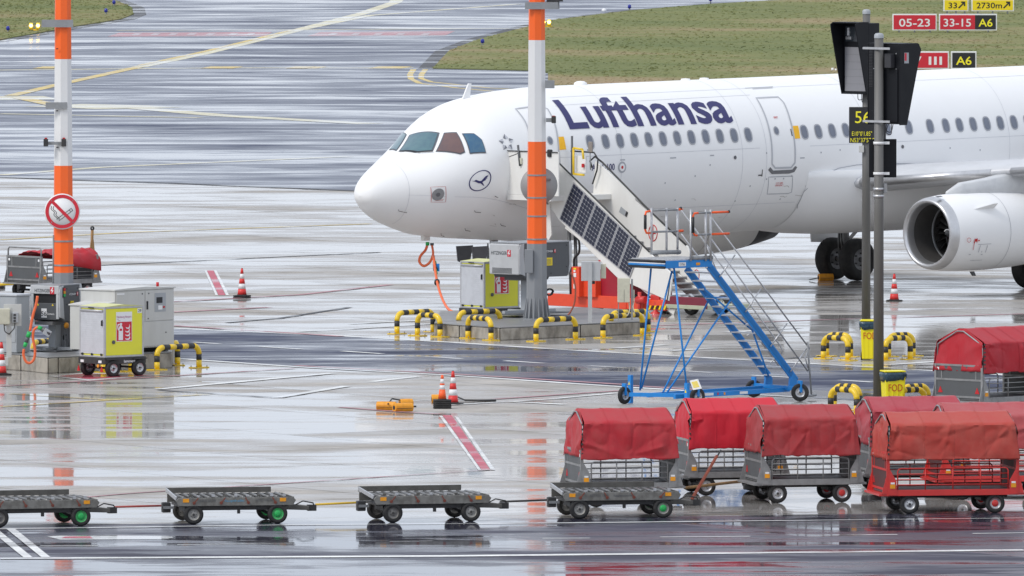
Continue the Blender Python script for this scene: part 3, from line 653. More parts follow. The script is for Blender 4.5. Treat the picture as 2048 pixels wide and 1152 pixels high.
# wing (port and starboard)
le = AF.hit(2000, 344, 1, -5.75); slp = tan(radians(27)); xr = le.x - (5.75 - 1.9) * slp; zr = le.z - (5.75 - 1.9) * tan(radians(5.1))
def airfoil(c, t): 
    up_ = []; lo_ = []
    for k in range(15):
        u = (1 - cos(pi * k / 14)) / 2; th_ = 5 * t * (.2969 * sqrt(u) - .126 * u - .3516 * u**2 + .2843 * u**3 - .1036 * u**4); cb = .018 * (1 - (2 * u - 1) ** 2)
        up_.append((u * c, (th_ + cb) * c)); lo_.append((u * c, (-th_ + cb) * c))
    return up_[::-1] + lo_[1:]
silver = paint('bare_metal_leading_edge', (.62, .62, .63), .3, .8, .3, 3); wingw = paint('grey_wing_paint', (.55, .56, .58), .35, 0, .2, 1.2)
def lesec(c, t):
    o_ = []
    for k in range(-6, 7):
        u = .016 * (k / 6) ** 2; th_ = 5 * t * (.2969 * sqrt(u) - .126 * u) * c * 1.05; o_.append((u * c, math.copysign(th_, -k) if k else 0.))
    return o_
def wingpt(y): z = zr + (y - 1.9) * tan(radians(5.1)); return xr + (y - 1.9) * slp, z, (6.1 - (y - 1.9) * .42 if y < 6.4 else 4.2 - (y - 6.4) * .245), (.115 if y < 6.4 else .11)
for sg in (-1, 1):
    m = MB(); L_ = []
    ys = [1.2, 1.9, 3, 4.5, 6.4, 9, 12, 15, 17]
    for y in ys:
        x, z, c_, t_ = wingpt(y); pr_ = airfoil(c_, t_); m.v += [Vector((x + a, sg * y, z + b_ - .1 * c_ * 0)) for a, b_ in pr_]
    n_ = 29
    m.f = [(i * n_ + k, i * n_ + (k + 1) % n_, (i + 1) * n_ + (k + 1) % n_, (i + 1) * n_ + k) for i in range(len(ys) - 1) for k in range(n_)]; m.sm = [True] * len(m.f)
    wg_ = m.build('wing', wingw, air)
    m = MB(); segs = [2.25, 3.5, 5.55]
    for a_, b_ in ((2.2, 5.5), (6.0, 11), (11.03, 16.5)):
        k0 = len(m.v)
        for y in (a_, b_):
            x, z, c_, t_ = wingpt(y); pr_ = lesec(c_, t_); m.v += [Vector((x + u - .015, sg * y, z + v)) for u, v in pr_]
        m.f += [(k0 + k, k0 + k + 1, k0 + 14 + k, k0 + 13 + k) for k in range(12)] + [tuple(k0 + k for k in range(13)), tuple(k0 + 13 + k for k in range(13))]; m.sm += [True] * 12 + [False] * 2
    m.build('slat', silver, wg_)
# engines
ec = AF.hit(1853, 467.5, 1, -5.75)
fanm = paint('dark_fan_blade', (.09, .085, .08), .35, .7, .3, 6); duct = paint('inlet_duct_grey', (.075, .072, .07), .55, .1, .4, 4, (.04, .038, .036)); blueg = paint('pylon_metal', (.45, .47, .50), .35, .6, .5, 5, (.25, .26, .27))
for sg in (-1, 1):
    E0 = Vector((ec.x, sg * 5.75, ec.z)); out = [(-.0, .90), (.0, .93), (.03, .965), (.12, 1.01), (.28, 0.985)]
    eg = MB().lathe([(.28, 0.985), (.6, 1.02), (1.1, 1.04), (1.8, 1.05), (2.5, 1.035), (3.1, 1.01), (3.8, .95), (4.2, .90)], E0, 'x', 64).build('engine', white, air)
    MB().lathe([(.28, 0.986), (.15, .968), (.06, .935), (.01, .90), (0, .868), (.02, .835), (.09, .802), (.22, .782), (.3, .775)], E0, 'x', 64).build('inlet_lip', silver, eg)
    MB().lathe([(.3, .775), (.7, .77), (1.0, .78), (1.5, .80)], E0, 'x', 64).build('inlet_duct', duct, eg)
    MB().lathe([(.98, .775), (1.0, .755), (1.05, .755), (1.07, .78)], E0, 'x', 48).build('inlet_ring', galv, eg)
    MB().lathe([(1.6, .82), (1.6, .01)], E0, 'x', 32).build('fan_backplate', black, eg)
    for k in range(22):
        t = 2 * pi * k / 22; bl = MB()
        for q in range(5):
            r = .22 + .135 * q
            for e in (-1, 1): a_ = t + e * .115 * (.8 if r < .4 else 1); bl.v.append(E0 + Vector((1.22 + e * (.12 if r > .3 else .06), cos(a_) * r, sin(a_) * r)))
        bl.f = [(2 * q, 2 * q + 1, 2 * q + 3, 2 * q + 2) for q in range(4)]; bl.sm = [True] * 4
        bl.build('fan_blade', fanm, eg, solid=.008)
    sp = MB().lathe([(.72, .005), (.75, .05), (.85, .12), (1.0, .19), (1.12, .23)], E0, 'x', 24).build('spinner', dkgrey, eg)
    MB().tube([E0 + Vector((.735 + .3 * (k / 14) ** 1.3 - .012, cos(.6 + k * .42) * (.05 + .012 * k), sin(.6 + k * .42) * (.05 + .012 * k))) for k in range(11)], .018, 6).build('spinner_spiral', signwht, eg)
    MB().lathe([(4.2, .90), (4.7, .82), (5.3, .70), (5.32, .66), (4.6, .5)], E0, 'x', 40).build('exhaust_nozzle', paint('dark_nozzle_metal', (.06, .06, .065), .45, .5, .3, 4), eg)
    for xx in (2.15, 3.05): MB().lathe([(xx, 1.048 if xx < 2.5 else 1.0), (xx + .015, 1.048 if xx < 2.5 else .998)], E0, 'x', 64).build('cowl_joint', linegrey, eg)
    # pylon
    px_, pz_, pc_, _ = wingpt(5.75); zt = pz_ + .05
    for off_, mt, nm in ((0, paint('pylon_paint', (.60, .61, .62), .35, .1, .4, 3, (.40, .41, .44)), 'pylon'),):
        m = MB(); y0 = sg * 5.75
        for (x, hw, za, zb) in ((E0.x + .75, .02, E0.z + 1.0, E0.z + 1.10), (E0.x + 1.3, .16, E0.z + .9, E0.z + 1.32), (E0.x + 2.2, .2, E0.z + .9, E0.z + 1.40), (px_ + .3, .2, E0.z + .8, pz_ - .02), (px_ + 1.6, .2, E0.z + .7, pz_ - .1), (px_ + 3.5, .1, E0.z + .9, pz_ - .25)):
            m.v += [(x, y0 - hw, za), (x, y0 + hw, za), (x, y0 + hw, zb - .05), (x, y0 + hw * .5, zb), (x, y0 - hw * .5, zb), (x, y0 - hw, zb - .05)]
        m.v = [Vector(v) for v in m.v]; m.f = [(i * 6 + k, i * 6 + (k + 1) % 6, i * 6 + 6 + (k + 1) % 6, i * 6 + 6 + k) for i in range(5) for k in range(6)] + [tuple(range(6)), tuple(range(30, 36))]; m.sm = [True] * 30 + [False] * 2
        m.build(nm, mt, eg)
    # strake, drain mast, red marks
    a0 = radians(38)
    def ep_(x, a, r): return E0 + Vector((x, sg * cos(a) * r, sin(a) * r))
    si = -1
    m = MB(); q = [(.95, 1.02), (1.75, 1.03), (1.72, 1.27), (1.55, 1.25)]
    ins = -sg if sg < 0 else sg
    m._a([E0 + Vector((x, -r * cos(a0) , r * sin(a0))) for x, r in q] + [E0 + Vector((x, -r * cos(a0) + .012, r * sin(a0) + .02)) for x, r in q], [(0, 1, 2, 3), (4, 7, 6, 5), (0, 4, 5, 1), (1, 5, 6, 2), (2, 6, 7, 3), (3, 7, 4, 0)]); m.build('strake', white, eg)
    MB().prism([(E0.x + 1.65, E0.z - 1.08), (E0.x + 1.78, E0.z - 1.08), (E0.x + 1.85, E0.z - 1.2), (E0.x + 1.75, E0.z - 1.2)], E0.y - .03, E0.y + .03).build('drain_mast', dkgrey, eg)
    def emark(px, py, w_, h_, mt, nm):
        d = AF.i.to_3x3() @ ray(px, py); o = AF.o; tt = (E0.y - 1.04 - o.y) / d.y; p = o + d * tt
        z = max(-1.05, min(1.05, p.z - E0.z)); a_ = math.asin(z / 1.07); x = p.x + (1.11 - cos(a_) * 1.05) * 0 + (o + d * ((E0.y - cos(a_) * 1.05 - o.y) / d.y)).x - p.x
        m = MB(); m._a([E0 + Vector((x + u * w_ - E0.x, -cos(a_ + v * h_) * 1.057, sin(a_ + v * h_) * 1.057)) for u, v in ((0, 0), (1, 0), (1, 1), (0, 1))], [(0, 1, 2, 3)]); m.build(nm, mt, eg)
    if sg < 0:
        emark(1945.5, 501, .018, .30, redref, 'red_warning_mark'); emark(1949, 483.5, .10, .07, redref, 'red_warning_mark'); emark(1953, 485.5, .025, .11, redref, 'red_warning_mark'); emark(1956, 482.5, .06, .03, redref, 'red_warning_mark'); emark(1947.5, 486, .04, .03, redref, 'red_warning_mark')
        for k in range(10):
            a_ = 2 * pi * k / 10; emark(1937 + 3.6 * cos(a_), 481 + 4.4 * sin(a_), .03, .016, redref, 'red_warning_ring')
        for (x_, y_, w_, h_) in ((1956, 490, .5, .012), (1956, 506, .02, .2), (1970, 506, .02, .2), (1940, 524, .45, .012), (1962, 506, .02, .04), (1937, 511, .07, .02), (1961, 511, .07, .02)): emark(x_, y_, w_, h_, linegrey, 'panel_mark')
        emark(1875, 397, .22, .10, linedark, 'cowl_vent')
# landing gear
def gear(x, y, r, w_, sp_, ztop, name, doorz=True):
    wz = r; leg = MB(); leg.cyl((x, y, wz), (x + .02, y, ztop), .11, n=14); leg.cyl((x, y, wz), (x, y, wz + .5), .08, n=12); leg.cyl((x, y - sp_ * .9, wz), (x, y + sp_ * .9, wz), .07, n=10)
    leg.bar((x + .05, y, wz + .45), (x + .9, y * .75, ztop), .1, .1); leg.bar((x, y, ztop - .5), (x - .05, y - math.copysign(.9, y) if abs(y) > 1 else y, ztop), .1, .12)
    lg = leg.build(name, paint('gear_leg_metal', (.45, .45, .46), .35, .4, .5, 9, (.2, .19, .18)), air)
    for k in range(5): MB().tube([(x - .13 + .03 * k, y + .12 - .06 * k, wz + .1), (x - .17, y + .1 - .05 * k, wz + .5), (x - .13, y + .08, ztop - .2)], .018, 6).build('hydraulic_hose', black if k % 2 else galv, lg)
    for s_ in (-1, 1): wheel(lg, (x, y + s_ * sp_, wz), r, w_, paint('wheel_hub_grey', (.28, .28, .29), .5, .2, .5, 9), 'y', .5)
    return lg
for sg in (-1, 1):
    gear(21.97, sg * 3.795, .585, .42, .465, 2.5, 'main_gear')
gl_ = gear(5.07, 0, .38, .22, .25, 2.0, 'nose_gear')
for sg in (-1, 1):
    MB().prism([(4.0, 1.75), (4.05, 1.35), (4.45, 1.2), (4.6, 1.75)], sg * .30 - .015, sg * .30 + .015).build('nose_gear_door', paint('dark_door_inside', (.12, .12, .13), .5), air)
    MB().prism([(21.3, 2.3), (21.4, 1.05), (22.6, 1.0), (22.7, 2.3)], sg * 4.55 - .02, sg * 4.55 + .02).build('main_gear_door', white, air)
# roof antennas and beacon
x, p = SK(1062, 176)
def blade(x, h, l_, name='antenna', z0=None, down=False):
    t, bo, w, zm = cat(FT, x); z = ZC + (bo if down else t); s_ = -1 if down else 1
    MB().prism([(x, z - .03 * s_), (x + l_, z - .03 * s_), (x + l_ * 1.25, z + h * s_), (x + l_ * .9, z + h * s_)], -.02, .02).build(name, white, air)
blade(3.95, .42, .28); 
for x_ in (8.3,): MB().lathe([(-.02, .18), (.06, .17), (.10, .1), (.11, .001)], (x_, 0, ZC + 2.06), 'z', 16).build('antenna', white, air)
for x_ in (12.2, 12.9): MB().lathe([(-.02, .14), (.05, .12), (.06, .001)], (x_, 0, ZC + 2.06), 'z', 16).build('antenna', white, air)
# wet reflections aside, cable socket under the nose
m = MB(); x_ = 2.6; z_ = ZC + cat(FT, x_)[1]; m.box(x_ - .1, x_ + .1, -.08, .06, z_ - .12, z_ + .04); m.build('power_socket', cream, air)

# ------------------------------------------------------------------ striped masts
def octa(m, r0, r1, z0, z1, n=8):
    k = len(m.v)
    for z, r in ((z0, r0), (z1, r1)):
        for i in range(n): a = 2 * pi * (i + .5) / n; m.v.append(Vector((r * cos(a), r * sin(a), z)))
    m.f += [(k + i, k + (i + 1) % n, k + n + (i + 1) % n, k + n + i) for i in range(n)] + [tuple(k + i for i in range(n)), tuple(k + n + i for i in range(n))]; m.sm += [False] * (n + 2)
def mast(px, row, zb, cuts, r0, r1, label, rings, mats):
    loc = G(px, row); f = Fr(loc); t = thing('striped_mast', label, 'mast', loc, radians(9), 'striped masts on the concrete islands')
    zs = [zb] + [f.P(px, y, 0).z for y in cuts]; H = 30.0; zs.append(H)
    R = lambda z: r0 + (r1 - r0) * (z - zb) / 9.0 if z < 12 else r0 + (r1 - r0) * 1.3
    zs = zs[:-1] + [zs[-2] + 2.6, zs[-2] + 5.2]
    for i in range(len(zs) - 1):
        m = MB(); octa(m, R(zs[i]), R(zs[i + 1]), zs[i], zs[i + 1]); m.build(('grey_base' if i == 0 else 'painted_band'), mats[i], t)
    for y in rings:
        z = f.P(px, y, 0).z; m = MB(); octa(m, R(z) + .012, R(z) + .012, z - .02, z + .02); m.build('steel_strap', galv, t)
    m = MB(); octa(m, .36, .36, zb, zb + .05, 16)
    for k in range(16):
        a = 2 * pi * k / 16; c_, s_ = cos(a), sin(a); q = Vector((-s_, c_, 0)) * .014; p0 = Vector((c_, s_, 0))
        m.hexa([p0 * .24 - q + Vector((0, 0, zb + .05)), p0 * .35 - q + Vector((0, 0, zb + .05)), p0 * .35 + q + Vector((0, 0, zb + .05)), p0 * .24 + q + Vector((0, 0, zb + .05)),
                p0 * .24 - q + Vector((0, 0, zb + .55)), p0 * .27 - q + Vector((0, 0, zb + .55)), p0 * .27 + q + Vector((0, 0, zb + .55)), p0 * .24 + q + Vector((0, 0, zb + .55))])
    m.build('flange', polegrey, t)
    return t, f
ml, fl_ = mast(127, 733, .39, (545, 331, 118), .262, .195, 'orange and white octagonal mast carrying the no-smoking sign', (482, 530), [polegrey, mast_o, mast_w, mast_o, mast_w])
mr_, fr_ = mast(1073.5, 666, .33, (487, 283, 80), .272, .20, 'orange and white octagonal mast standing in front of the airliner cockpit', (350, 395, 432, 478), [polegrey, mast_o, mast_w, mast_o, mast_w])
for t, f, plates, boxes in ((ml, fl_, ((84, 147, 39, 54), (92, 135, 204, 217)), ()), (mr_, fr_, ((1050, 1116, 4, 18), (1090, 1109, 160, 176)), ((1049, 1066, 498, 545),))):
    inv = Matrix.Rotation(-radians(9), 3, 'Z')
    def loc_box(x0, x1, y0, y1, d0, d1, nm, mt, bev=0.):
        a = f.P(x0, y1, 0); b_ = f.P(x1, y0, 0); m = MB(); m.M = inv.to_4x4(); m.box(a.x, b_.x, d0, d1, a.z, b_.z); return m.build(nm, mt, t, bev)
    for p in plates: loc_box(*p, -.262, -.20, 'bracket_plate', paint('bracket_grey', (.30, .31, .32), .5, .2, .3, 5))
    for p in boxes: loc_box(*p, -.34, -.24, 'junction_box', polegrey, .01)
    lx = 88 if t is ml else 1091; ly = 285 if t is ml else 239
    if t is ml:
        loc_box(88, 133, 283, 289, -.25, -.20, 'lamp_arm', galv)
        for x_ in (88, 124):
            o = loc_box(x_, x_ + 9, 277, 292, -.34, -.22, 'obstacle_lamp', dark, .01); loc_box(x_ + 2, x_ + 7, 274.5, 277, -.31, -.25, 'red_lens', redref)
        loc_box(113, 117, 96, 98, -.235, -.21, 'cable_hole', black); loc_box(113, 117, 220, 222, -.25, -.21, 'cable_hole', black); loc_box(113, 118, 293, 295, -.26, -.21, 'cable_hole', black)
        c = MB(); c.M = inv.to_4x4(); a = f.P(106, 600, 0); b_ = f.P(107, 470, 0); c.cyl((a.x, -.1, a.z), (b_.x, -.1, b_.z), .018, n=8); c.build('conduit', galv, t)
    else:
        loc_box(1092, 1111, 236, 244, -.1, -.03, 'lamp_arm', galv); loc_box(1103, 1112, 232, 246, -.16, -.02, 'obstacle_lamp', dark, .01); loc_box(1104, 1110, 231, 235, -.14, -.05, 'red_lens', redref)
        loc_box(1093, 1119, 0, 18, .02, .10, 'upper_bracket', galv); loc_box(1094, 1126, -6, 3, -.05, .1, 'camera_arm', dark)
# no-smoking sign on the left mast
R_s = .43; so_ = fl_.P(124.5, 423, -.33); sl_ = so_ + G(127, 733)
ns = thing('no_smoking_sign', 'round red and white no-smoking sign fixed to the left striped mast', 'sign', sl_)
MB().lathe([(0, .001), (0, R_s), (.02, R_s), (.02, .001)], (0, 0, 0), 'y', 48).build('sign_plate', signwht, ns)
def flatring(r0, r1, y, name, mt, n=48, par=ns):
    m = MB(); m.v = [Vector((r * cos(2 * pi * k / n), y, r * sin(2 * pi * k / n))) for k in range(n) for r in (r0, r1)] + [Vector((r * cos(2 * pi * k / n), y - .003, r * sin(2 * pi * k / n))) for k in range(n) for r in (r0, r1)]
    m.f = [(2 * k, 2 * k + 1, (2 * k + 3) % (2 * n), (2 * k + 2) % (2 * n)) for k in range(n)] + [tuple(2 * n + q for q in (2 * k, (2 * k + 2) % (2 * n), (2 * k + 3) % (2 * n), 2 * k + 1)) for k in range(n)]; m.sm = [False] * 2 * n
    return m.build(name, mt, par)
flatring(.325, .405, -.002, 'red_ring', signred)
MB().bar((-.25, -.010, .25), (.25, -.010, -.25), .004, .075, (1, 0, 1)).build('red_slash', signred, ns)
cg = MB(); 
def cbar(a, b, w): cg.bar((a[0], -.005, a[1]), (b[0], -.005, b[1]), .004, w, (-(b[1] - a[1]), 0, b[0] - a[0]))
P1 = Vector((-.10, -.20)); dd = Vector((.80, .60)).normalized(); nn_ = Vector((-dd.y, dd.x)) * .032
for s_ in (-1, 1): cbar(P1 + nn_ * s_, P1 + dd * .42 + nn_ * s_, .012)
cbar(P1 + dd * .42 + nn_, P1 + dd * .42 - nn_, .012); cbar(P1 + dd * .36 + nn_, P1 + dd * .36 - nn_, .010)
for ox in (0, .05):
    q = [Vector((-.13 + ox - .15 * u + .022 * sin(u * 14), -.20 + .33 * u)) for u in [k / 14 for k in range(15)]]
    for i in range(14): cbar(q[i], q[i + 1], .012)
cg.build('cigarette_drawing', signblk, ns)
bl_ = MB()
for a_ in (45, 135, 225, 315): bl_.cyl((.36 * cos(radians(a_)), -.012, .36 * sin(radians(a_))), (.36 * cos(radians(a_)), .0, .36 * sin(radians(a_))), .014, n=8)
bl_.build('rivets', galv, ns)
bk = thing('round_sign', 'plain grey back of a round sign on the mast by the cockpit', 'sign', G(1073.5, 666) + fr_.P(1078, 371, .32))
MB().lathe([(0, .001), (0, .47), (.02, .47), (.02, .001)], (0, 0, 0), 'y', 48).build('sign_back', paint('sign_back_grey', (.36, .36, .36), .5, .1, .2, 3), bk)
MB().bar((-.3, -.02, .15), (.3, -.02, .15), .03, .05).build('mounting_rail', galv, bk)

# ------------------------------------------------------------------ concrete islands
def island(name, label, cor, h, splits, row=None):
    pts = [G(*c) for c in cor]; c0 = pts[0]
    t = thing(name, label, 'concrete base', c0)
    q = [(p.x - c0.x, p.y - c0.y) for p in pts]
    m = MB(); m.prism(q, h - .03, h, 'z'); m.build('top_slab', plinth_top, t, .02)
    for sp in splits: m = MB(); m.prism([(G(*c).x - c0.x, G(*c).y - c0.y) for c in sp], 0, h - .033, 'z'); m.build('block', plinthm, t, .02)
    return t
island('concrete_island', 'stained concrete island carrying the mast with the no-smoking sign', [(-60, 735), (42, 741), (96, 747), (343, 736), (356, 712), (-60, 705)], .39,
       [[(-60, 735), (41, 741), (60, 722), (-60, 708)], [(42.5, 741), (95.5, 747), (110, 722), (62, 722)], [(97, 747), (115.5, 746.2), (130, 720), (111, 722)], [(117, 746.1), (343, 736), (354, 713), (131, 720)]])
island('concrete_island', 'long stained concrete island below the cockpit, ringed by yellow hoops', [(868, 672), (1000, 681), (1285, 668), (1305, 654), (1180, 640), (880, 648)], .33,
       [[(868, 672), (918, 675.3), (925, 650), (880, 650)], [(919.5, 675.4), (999, 681), (1010, 652), (926.5, 651)], [(1000.5, 681), (1160, 673.7), (1165, 645), (1012, 653)], [(1161.5, 673.6), (1284, 668), (1302, 655), (1167, 643)]])

# ------------------------------------------------------------------ yellow and black hoops
def hoop(p1, p2, label, z=0., zb=.60):
    a = G(*p1, z); b_ = G(*p2, z); a.z = b_.z = 0; d = b_ - a; L = d.length; rz = atan2(d.y, d.x)
    t = thing('guard_hoop', label, 'barrier', (a.x, a.y, z), rz, 'yellow and black guard hoops around the masts and posts')
    r = .068; h = zb - r; R = .20; path = [(0, .02)]
    pts = [(0, 0.012), (0, .12), (0, .13), (0, h - R)]
    arc = [(R - R * cos(k * pi / 12), h - R + R * sin(k * pi / 12)) for k in range(1, 7)]
    nb_ = max(3, int(round((L - 2 * R) / .19))); nb_ += (nb_ + 1) % 2
    segs = [([(0, .012), (0, .19)], 'y'), ([(0, .19), (0, h - R)], 'b'), ([(0, h - R)] + arc, 'y')]
    xs_ = [R + (L - 2 * R) * k / nb_ for k in range(nb_ + 1)]
    segs += [([(xs_[k], h), (xs_[k + 1], h)], 'b' if k % 2 == 0 else 'y') for k in range(nb_)]
    segs += [([(L - x_, z_) for x_, z_ in reversed([(0, h - R)] + arc)], 'y'), ([(L, h - R), (L, .19)], 'b'), ([(L, .19), (L, .012)], 'y')]
    for s_, c_ in segs:
        MB().tube([(x_, 0, z_) for x_, z_ in s_], r, 14).build('yellow_band' if c_ == 'y' else 'black_band', yellow if c_ == 'y' else blackb, t)
    for x_ in (0, L):
        pl = MB(); pl.box(x_ - .23, x_ + .23, -.13, .13, 0, .022).build('base_plate', yellow, t, .006)
        bo = MB()
        for u in (-.18, .18):
            for v in (-.09, .09): bo.cyl((x_ + u, v, .022), (x_ + u, v, .06), .013, n=6)
        bo.build('anchor_bolts', galv, t)
    return t
H_ = [((794, 668), (866, 664), 'long hoop at the left end of the long concrete island, behind a shorter one', 0), ((835, 671.5), (880, 674), 'short hoop at the left end of the long concrete island', 0),
      ((917, 667), (1000, 663.5), 'low hoop standing behind the fire box of the long island', .0), ((936, 677), (982, 681), 'short hoop before the joint of the long concrete island', 0),
      ((1072, 683), (1151, 679), 'wide hoop directly in front of the right striped mast', 0), ((1206, 676), (1285, 671), 'wide hoop at the right end of the long concrete island', 0), ((1222, 668), (1296, 664), 'hoop half hidden behind the one at the island right end', 0),
      ((1647, 718), (1696, 721), 'front hoop on the left of the rear yellow bin', 0), ((1653, 712.5), (1701, 714), 'back hoop on the left of the rear yellow bin', 0), ((1771, 721), (1820.5, 719), 'front hoop on the right of the rear yellow bin', 0), ((1777, 714), (1826, 712.5), 'back hoop on the right of the rear yellow bin', 0),
      ((1661.5, 825), (1713.5, 828), 'front hoop left of the nearer grey post, above the red covers', 0), ((1668, 819), (1719, 821), 'back hoop left of the nearer grey post, above the red covers', 0), ((1797, 828), (1849, 826), 'front hoop right of the front yellow bin', 0), ((1804, 821), (1856, 819), 'back hoop right of the front yellow bin', 0),
      ((314, 740), (398, 735.5), 'wide hoop in front of the big light grey cabinet', 0), ((355, 730.5), (320, 724), 'hoop running away behind the corner of the light grey cabinet', 0), ((207, 745), (262, 743), 'hoop mostly hidden by the fire trolley numbered 29', 0), ((66, 729), (112, 724), 'hoop behind the orange cable of the left ground power unit', 0)]
for a, b_, l_, z in H_: hoop(a, b_, l_, z)

# ------------------------------------------------------------------ cones
def cone(px, row, h, label, kind='r', clip=0, stack=0):
    t = thing('traffic_cone', label, 'cone', G(px, row), random.uniform(-.4, .4), 'traffic cones on the apron')
    zb = .035 + .042 * stack
    for k in range(stack + 1):
        z = .042 * k; m = MB(); m.prism([(-.2, -.16), (-.16, -.2), (.16, -.2), (.2, -.16), (.2, .16), (.16, .2), (-.16, .2), (-.2, .16)], z, z + .035, 'z'); m.build('base', rubber, t, .008)
    r0, r1 = (.125, .028) if kind == 'r' else (.095, .03)
    hh = h - .035
    cuts = [0, .24, .43, .62, .80, 1] if kind == 'r' else [0, .42, .60, .67, .86, 1]
    cl = [signredc, conew, signredc, conew, signredc] if kind == 'r' else [coneo, conew, coneo, conew, coneo]
    for i in range(5):
        za, zc_ = cuts[i], cuts[i + 1]; MB().cyl((0, 0, zb + hh * za), (0, 0, zb + hh * zc_), r0 + (r1 - r0) * za, r0 + (r1 - r0) * zc_, 20).build('cone_band', cl[i], t)
    MB().cyl((0, 0, zb + hh), (0, 0, zb + hh + .012), r1 * .9, r1 * .7, 14).build('cone_tip', dark if kind == 'r' else coneo, t)
    MB().cyl((0, 0, zb - .0), (0, 0, zb + .02), r0 + .02, r0, 20).build('collar', rubber, t)
    return t
signredc = paint('cone_red', (.72, .035, .03), .42, 0, .3, 12); conew = paint('cone_white_reflective', (.78, .78, .78), .4, 0, .25, 12); coneo = paint('cone_orange', (.95, .12, .02), .42, 0, .15, 12)
cone(484, 596, .75, 'red and white cone standing alone left of the airliner nose', stack=1)
cone(1788.5, 602.5, .73, 'red and white cone below the airliner engine')
cone(3, 750, .78, 'red and white cone cut off at the left edge by the concrete island')
cone(906, 809, .76, 'red and white cone with dirty base next to the orange one')
cone(884.5, 817, .58, 'slim bright orange cone on a stack of black bases', 'o', stack=4)

# ------------------------------------------------------------------ chocks
def chock(px, row, rz, label, L=.42, r=.065, n=2):
    t = thing('wheel_chock', label, 'chock', G(px, row), rz, 'orange wheel chocks')
    pr_ = [(-.06, 0), (.06, 0)] + [(.10 * sin(radians(a)), .095 - .10 * cos(radians(a))) for a in range(60, 301, 24)]
    m = MB(); m.prism(pr_, 0, L, 'x').build('block', chock_o, t, .012)
    for x_ in (-.001, L + .001): MB().cyl((x_, 0, .09), (x_ + (.004 if x_ > 0 else -.004), 0, .09), .05, n=14).build('end_hole', black, t)
    for y_ in (-.09, .09): MB().box(.03, L - .03, y_ - .008, y_ + .008, .07, .09).build('groove', black, t)
    return t
chock(754, 820, radians(-14), 'orange wheel chock at the left of the pair on the apron', .44); chock(788, 823.5, radians(30), 'orange wheel chock lying askew over its neighbour', .46); chock(800, 815, radians(25), 'orange wheel chock at the back right of the group', .3)
MB().tube([G(780, 812) + Vector((0, 0, .05)), G(786, 806) + Vector((0, -.5, .12)), G(800, 809) + Vector((0, -.3, .16)), G(812, 812) + Vector((0, 0, .1)), G(822, 815) + Vector((0, 0, .02)), G(832, 815) + Vector((0, 0, .02))], .02, 6)
rope = MB().tube([G(776, 821) + Vector((0, 0, .15)), G(784, 815) + Vector((0, 0, .20)), G(800, 815) + Vector((0, 0, .17)), G(814, 815) + Vector((0, 0, .06)), G(822, 814) + Vector((0, 0, .02)), G(832, 814.5) + Vector((0, 0, .02))], .018, 6).build('chock_rope', dark); tag(rope, 'dark rope tying the orange chocks together', 'rope')
chock(863, 806, radians(5), 'orange wheel chock half hidden behind the orange cone', .3)
c_ = MB().tube([G(905, 797) + Vector((0, 0, .10)), G(915, 800) + Vector((0, 0, .07)), G(930, 803) + Vector((0, 0, .03)), G(960, 803) + Vector((0, 0, .025)), G(992, 803.5) + Vector((0, 0, .03))], [.02, .02, .02, .025, .03], 8).build('tow_rope', dark); tag(c_, 'dark rope trailing to the right from the pair of cones', 'rope')
ck_ = chock(1637, 561.5, radians(20), 'amber chock against the far main wheels of the airliner', .42)
MB().tube([(-.26, .05, .03), (0, 0, .08)], .014, 6).build('handle', dark, ck_)

